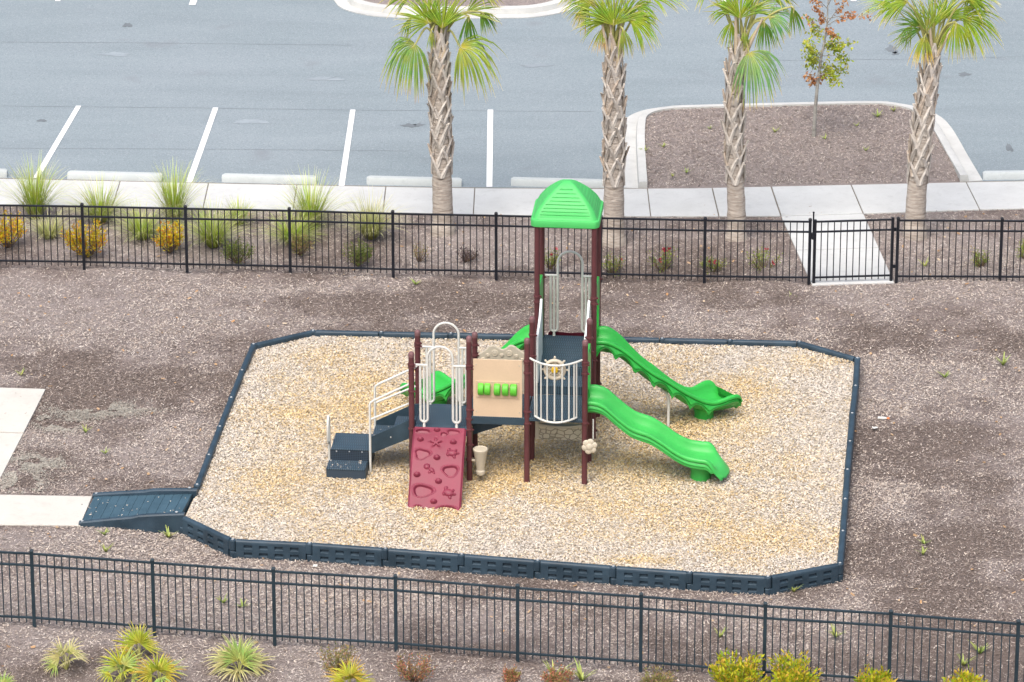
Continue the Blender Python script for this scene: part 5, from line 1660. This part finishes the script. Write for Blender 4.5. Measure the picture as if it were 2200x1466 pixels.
for i, (x_, y_, w_, h_, lab, mt) in enumerate([(725, 1441, .58, .36, 'olive and red bush between the palmettos and the fence', 'shrub_o'), (890, 1462, .62, .42, 'rust red bush beside a near fence post', 'shrub_r'), (1098, 1468, .26, .24, 'tiny dark red bush at the foot of the middle near post', 'shrub_r'),
                                               (1205, 1472, .50, .26, 'low reddish bush with a green tuft beside it', 'shrub_r'), (1413, 1478, .50, .26, 'low brownish bush right of a near fence post', 'shrub_o')]):
    shrub('reddish_bush', lab, x_, y_, w_, h_, mt, 80 + i, 26, 36, (0.025, 0.05), group=RD)
LB = 'lime yellow bushes at the bottom edge'
for i, (x_, y_, w_, h_, lab) in enumerate([(1585, 1492, .84, .62, 'largest lime yellow bush left of a near fence post'), (1700, 1494, .76, .58, 'lime yellow bush right against a near fence post'), (1882, 1508, .56, .50, 'lime yellow bush low at the second near post from the right'), (2076, 1512, .66, .44, 'lime yellow bush nearest the lower right corner')]):
    shrub('lime_bush', lab, x_, y_, w_, h_, 'shrub_l', 90 + i, 60, 30, (0.05, 0.095), 0.4, group=LB)


def palmetto(label, px_, py_, fans_, mats, seed, L_=0.42, hh=0.28):
    rnd = random.Random(seed); B = at(px_, py_); root = empty('palmetto', B); tag(root, label, 'palmetto', 'palmettos in the front bed')
    for i in range(fans_):
        a = 2 * PI * i / fans_ + rnd.uniform(-.4, .4); el = rnd.uniform(0.2, 1.0) if i % 3 else rnd.uniform(1.5, 3.0)
        o_ = Vector((math.cos(a), math.sin(a), 0)); hub = o_ * (0.16 if i % 3 else 0.05) * rnd.uniform(.4, 1.2) + Vector((0, 0, hh * (rnd.uniform(.4, .9) if i % 3 else rnd.uniform(.8, 1.15))))
        ax = (o_ + Vector((0, 0, el))).normalized()
        mb = fan(hub, ax, (Vector((0, -0.8, 1)) - o_ * 0.5 + rv(rnd) * .5), L_ * rnd.uniform(.8, 1.15), math.radians(rnd.uniform(120, 200)), 14, rnd.uniform(.1, .4), 1.05, rnd, 0.28, 0.2)
        fr = mb.build('frond', M[mats[i % len(mats)]], root, smooth=30, recalc=False)
        mb = MB(); mb.tube([(0, 0, 0), hub * 0.5 + Vector((0, 0, .04)), hub], [0.012, 0.009, 0.006], 6); mb.build('petiole', M['petiole'], fr)
    return root


palmetto('pale straw coloured palmetto, leftmost in the front bed', 143, 1440, 8, ['palmetto_p', 'palmetto_p', 'palmetto_g'], 101, 0.336, 0.264)
palmetto('bright yellow green palmetto touching a near fence post', 300, 1416, 7, ['palmetto_y', 'palmetto_y', 'palmetto_o'], 102, 0.353, 0.246)
palmetto('lush green palmetto at the left of its tight cluster', 262, 1468, 9, ['palmetto_g', 'palmetto_y'], 103, 0.353, 0.264)
palmetto('green and orange palmetto at the right of its tight cluster', 342, 1470, 9, ['palmetto_y', 'palmetto_g', 'palmetto_o'], 104, 0.353, 0.246)
palmetto('wide palmetto with pale splayed fans alone between two near posts', 515, 1448, 10, ['palmetto_g', 'palmetto_p', 'palmetto_p'], 105, 0.470, 0.211)
palmetto('orange yellow palmetto below the olive bush', 752, 1486, 8, ['palmetto_o', 'palmetto_y'], 106, 0.336, 0.229)
palmetto('small green palmetto tip peeking in at the lower left corner', 0, 1492, 6, ['palmetto_g'], 107, 0.22, 0.16)

# sapling on the island
SB = at(1748, 294, 0.105); tr = empty('sapling', SB); tag(tr, 'slim young tree with lime and orange leaves on the mulched island', 'tree')
rnd = random.Random(31); Y0 = SB.y
tp = [at_depth(x_, y_, Y0) - SB for x_, y_ in ((1748, 297), (1753, 220), (1758, 170), (1765, 120), (1773, 80), (1777, 50), (1779, 0), (1782, -60))]
mb = MB(); mb.tube(smooth_poly([tuple(p) for p in tp], 4), [0.038 - 0.032 * i / 28 for i in range(29)], 9); mb.build('trunk', M['thin_bark'], tr, smooth=60)
bm_ = MB(); lg = MB(); lo_ = MB()
BR = [(1762, 140, 1735, 100, 'g'), (1758, 165, 1735, 165, 'o'), (1765, 120, 1733, 95, 'g'), (1768, 105, 1742, 140, 'g'), (1770, 90, 1805, 110, 'g'), (1762, 145, 1812, 150, 'g'), (1760, 155, 1800, 175, 'g'), (1766, 120, 1822, 128, 'g'),
      (1757, 170, 1770, 165, 'o'), (1757, 172, 1745, 178, 'o'), (1775, 70, 1800, 80, 'og'), (1776, 60, 1783, 68, 'o'), (1775, 75, 1730, 35, 'og'), (1777, 50, 1750, 12, 'o'), (1778, 45, 1762, 40, 'o'), (1778, 50, 1815, 5, 'o'), (1777, 55, 1830, 30, 'o'), (1779, 40, 1868, 32, 'o'),
      (1779, 20, 1740, -10, 'o'), (1780, 10, 1800, -30, 'o'), (1768, 110, 1790, 95, 'g'), (1764, 130, 1780, 150, 'g'), (1772, 85, 1745, 62, 'g'), (1765, 125, 1735, 125, 'g'), (1763, 140, 1790, 165, 'g'), (1770, 95, 1828, 95, 'g')]
for x0, y0, x1, y1, kd in BR:
    dz = rnd.uniform(-.35, .35)
    a = at_depth(x0, y0, Y0) - SB; b = at_depth(x1, y1, Y0 + dz) - SB; m_ = a.lerp(b, .5) + Vector((0, 0, 0.04))
    bm_.tube([a, m_, b], [0.010, 0.006, 0.003], 5)
    for k_ in range(75 if kd == 'g' else 42):
        t = rnd.uniform(0.45, 1.05); q = a.lerp(b, t) + rv(rnd) * rnd.uniform(0, 0.16 if kd == 'g' else 0.09)
        tgt = lg if (kd == 'g' or (kd == 'og' and rnd.random() < .45)) else lo_
        leaf_quad(tgt, q, (rv(rnd) + Vector((0, 0, -.3))).normalized(), rv(rnd), rnd.uniform(0.055, 0.10), rnd.uniform(0.03, 0.055))
bm_.build('branch', M['thin_bark'], tr, smooth=50); lg.build('lime_foliage', M['oak_g'], tr, recalc=False); lo_.build('orange_foliage', M['oak_o'], tr, recalc=False)

# weeds: one tuft of each kind, copied
mb = MB(); rnd = random.Random(55)
for _ in range(16):
    a = rnd.random() * 2 * PI; o_ = Vector((math.cos(a), math.sin(a), 0)); L_ = rnd.uniform(.06, .15); sd = Vector((-o_.y, o_.x, 0)); l2 = rnd.uniform(.3, 1.1)
    P = []
    for t in (0, .4, .75, 1): P.append([o_ * l2 * L_ * t + Vector((0, 0, L_ * (t - .35 * t * t))) + sd * s_ * (0.009 * (1 - t) + .001) for s_ in (-1, 1)])
    mb.grid(P, t=[t for t in (0, .4, .75, 1) for _ in (0, 1)])
wd = mb.build('weed', M['weed'], recalc=False)
WEEDS = [(1885, 252, .105, 1.6, 'pale spiky weed tuft on the island near its rear right corner'), (1525, 278, .105, .8, 'small weed on the island close behind the draped palm'), (1665, 285, .105, 1.1, 'green weed on the island left of the sapling'),
         (1772, 300, .105, 1.2, 'green weed at the foot of the sapling'), (1840, 272, .105, .9, 'weed on the island between sapling and spiky tuft'), (1384, 326, .105, 1.3, 'trailing weed at the inner left kerb of the island'), (1425, 317, .105, 1.1, 'second weed from the left kerb of the island'),
         (1475, 372, .105, 1.1, 'weed on the island near its front left corner'), (1445, 380, .105, .8, 'tiny dark weed by the front left kerb of the island'), (1860, 325, .105, .9, 'yellowish weed in the front middle of the island'), (1920, 240, .105, 1.0, 'weed tucked in the island rear right kerb curve'),
         (1980, 318, .0, 0.01, '')][:-1] + [
         (305, 1030, 0, 0.01, '')][:0] + [
         (184, 930, 0, 1.2, 'yellow green weed right of the upper left slab'), (226, 975, 0, 1.1, 'weed in the mulch above the access ramp'), (225, 1150, 0, 1.3, 'weed below the low end of the ramp'), (362, 1155, 0, 1.9, 'hazy pale weed tuft beneath the high end of the ramp'), (227, 1186, 0, 1.3, 'bright weed just behind the near fence at the left'),
         (480, 1297, 0, 1.4, 'bright green weed seen through the near fence'), (521, 1306, 0, 1.5, 'tall bright weed beside the other one through the near fence'), (1547, 1370, 0, 1.5, 'upright weed behind the near fence left of a post'), (1795, 1370, 0, 1.9, 'bushy weed seen through the near fence right of centre'), (2070, 1430, 0, 1.7, 'bright weed low behind the near fence at the right'),
         (2105, 1405, 0, 1.8, 'thin tall weed near the lower right fence post'), (1985, 1170, 0, 1.4, 'upper of two weeds right of the front right border corner'), (1983, 1192, 0, 1.4, 'lower of two weeds right of the front right border corner'), (1705, 1272, 0, 1.3, 'weed against the slanted front right border timber'), (2155, 785, 0, 1.8, 'wide pale weed right of the rear right border corner'),
         (2030, 812, 0, 1.4, 'yellowish weed in the mulch at the far right'), (45, 808, 0, 1.3, 'weed behind the upper left slab'), (893, 612, 0, 1.3, 'weed in front of the far fence below the leftmost palm'), (1700, 645, 0, 1.2, 'weed in front of the gate path'), (1190, 1462, 0, 2.6, 'green grass tuft left of the tuft by the low reddish bush'), (1250, 1464, 0, 2.6, 'green grass tuft right beside the low reddish bush'), (1986, 575, 0, 1.6, 'weed right of the gate behind the fence')]
for i, (x_, y_, z_, s_, lab) in enumerate(WEEDS):
    o = wd if i == 0 else wd.copy()
    if i: COL.objects.link(o)
    o.location = at(x_, y_, z_); o.scale = (s_, s_, s_ * random.uniform(.8, 1.2)); o.rotation_euler = (0, 0, random.random() * 6)
    tag(o, lab, 'weed', 'weeds sprouting from the mulch')

# litter
for (x_, y_, lab, nm) in ((1886, 900, 'white plastic bottle with an orange cap right of the bed', 'plastic_bottle'),):
    p = at(x_, y_, 0.02); bt = empty(nm, p, 0.2 - .35); bt.scale = (.8, .8, .8); tag(bt, lab, 'bottle')
    mb = MB(); R_ = Matrix.Rotation(PI / 2, 3, 'Y'); mb.lathe([(0.028, 0), (0.034, 0.01), (0.032, 0.07), (0.035, 0.10), (0.030, 0.15), (0.015, 0.19)], (0, 0, 0.02), 10, R_); mb.build('body', M['white'], bt, smooth=50)
    mb = MB(); mb.lathe([(0.022, 0), (0.024, 0.03), (0.02, 0.055)], (0.185, 0, 0.02), 10, R_); mb.build('cap', plastic('orange_plastic', (0.7, 0.2, 0.05)), bt, smooth=50)
for x_, y_, s_, lab in ((1874, 922, .09, 'small white scrap of plastic near the bottle'), (672, 1219, .07, 'small white paper scrap between front border and near fence')):
    p = at(x_, y_, 0.03); mb = MB(); rr_2 = random.Random(int(x_))
    mb.grid([[(i * s_ / 3, j * s_ / 4, rr_2.uniform(0, .03)) for j in range(4)] for i in range(4)])
    o = mb.build('litter_scrap', M['white'], loc=p, smooth=60); tag(o, lab, 'litter')

# fallen leaves on the concrete, the gate walk, the ramp and the decks
n = 700
x = RNG.uniform(-9.5, 9.5, n); y = RNG.uniform(-9.5, 9.0, n)
k = in_poly(x, y, SLABS[0]) | in_poly(x, y, SLABS[1]) | ((y > 5.9) & (y < 7.2) & (RNG.random(n) < .3))
k &= ~in_poly(x, y, ISL)
scatter('fallen_leaves', x[k], y[k], np.full(k.sum(), 0.040), (0.02, 0.06), (0.012, 0.025), 0.25, M['mulch'], 'dead leaves and bark bits on the pale concrete')
# chips tracked onto ramp and steps
cr = []
for _ in range(30):
    t, s_ = random.random(), random.uniform(.12, .9); p = lerp(lerp(r0, h0, t), lerp(r1, h1, t), s_); cr.append((p.x, p.y, lerp(.02, .24, t) + .03))
pgm = Matrix.Translation(PO) @ Matrix.Rotation(PA, 4, 'Z')
for _ in range(26): cr.append(tuple(pgm @ Vector((random.uniform(-3.16, -2.58), random.uniform(-.15, .16), 0.197))))
for _ in range(10): cr.append(tuple(pgm @ Vector((random.uniform(-2.48, -2.17), random.uniform(.2, .78), 0.567))))
cr = np.array(cr); scatter('tracked_chips', cr[:, 0], cr[:, 1], cr[:, 2], (0.018, 0.04), (0.009, 0.018), 0.2, M['chips'], 'wood chips lying on the ramp and the lower steps')

# ------------------------------------------------------------------ light
SUN_EL, SUN_AZ = math.radians(60), math.radians(-20)     # the sun stands behind the camera, to the left, veiled by cloud
sd_ = Vector((math.sin(SUN_AZ) * math.cos(SUN_EL), -math.cos(SUN_AZ) * math.cos(SUN_EL), math.sin(SUN_EL)))
ld = bpy.data.lights.new('sun', 'SUN'); lo2 = bpy.data.objects.new('sun', ld); COL.objects.link(lo2)
ld.energy = 1.5; ld.angle = math.radians(50); ld.color = (1.0, 0.975, 0.95)
lo2.rotation_euler = (-sd_).to_track_quat('-Z', 'Y').to_euler(); lo2.location = (0, 0, 60)
w = bpy.data.worlds.new('World'); sc.world = w; w.use_nodes = True
nt = w.node_tree; bg = nt.nodes['Background']
sky = nt.nodes.new('ShaderNodeTexSky'); sky.sky_type = 'NISHITA'; sky.sun_disc = False
sky.sun_elevation = SUN_EL; sky.sun_rotation = math.atan2(sd_.x, sd_.y); sky.altitude = 0; sky.air_density = 1.0; sky.dust_density = 6.0; sky.ozone_density = 0.6
nt.links.new(sky.outputs[0], bg.inputs['Color']); bg.inputs['Strength'].default_value = 0.13
sc.view_settings.view_transform = 'Standard'; sc.view_settings.look = 'None'; sc.view_settings.gamma = 1
sc.view_settings.exposure = 0.66
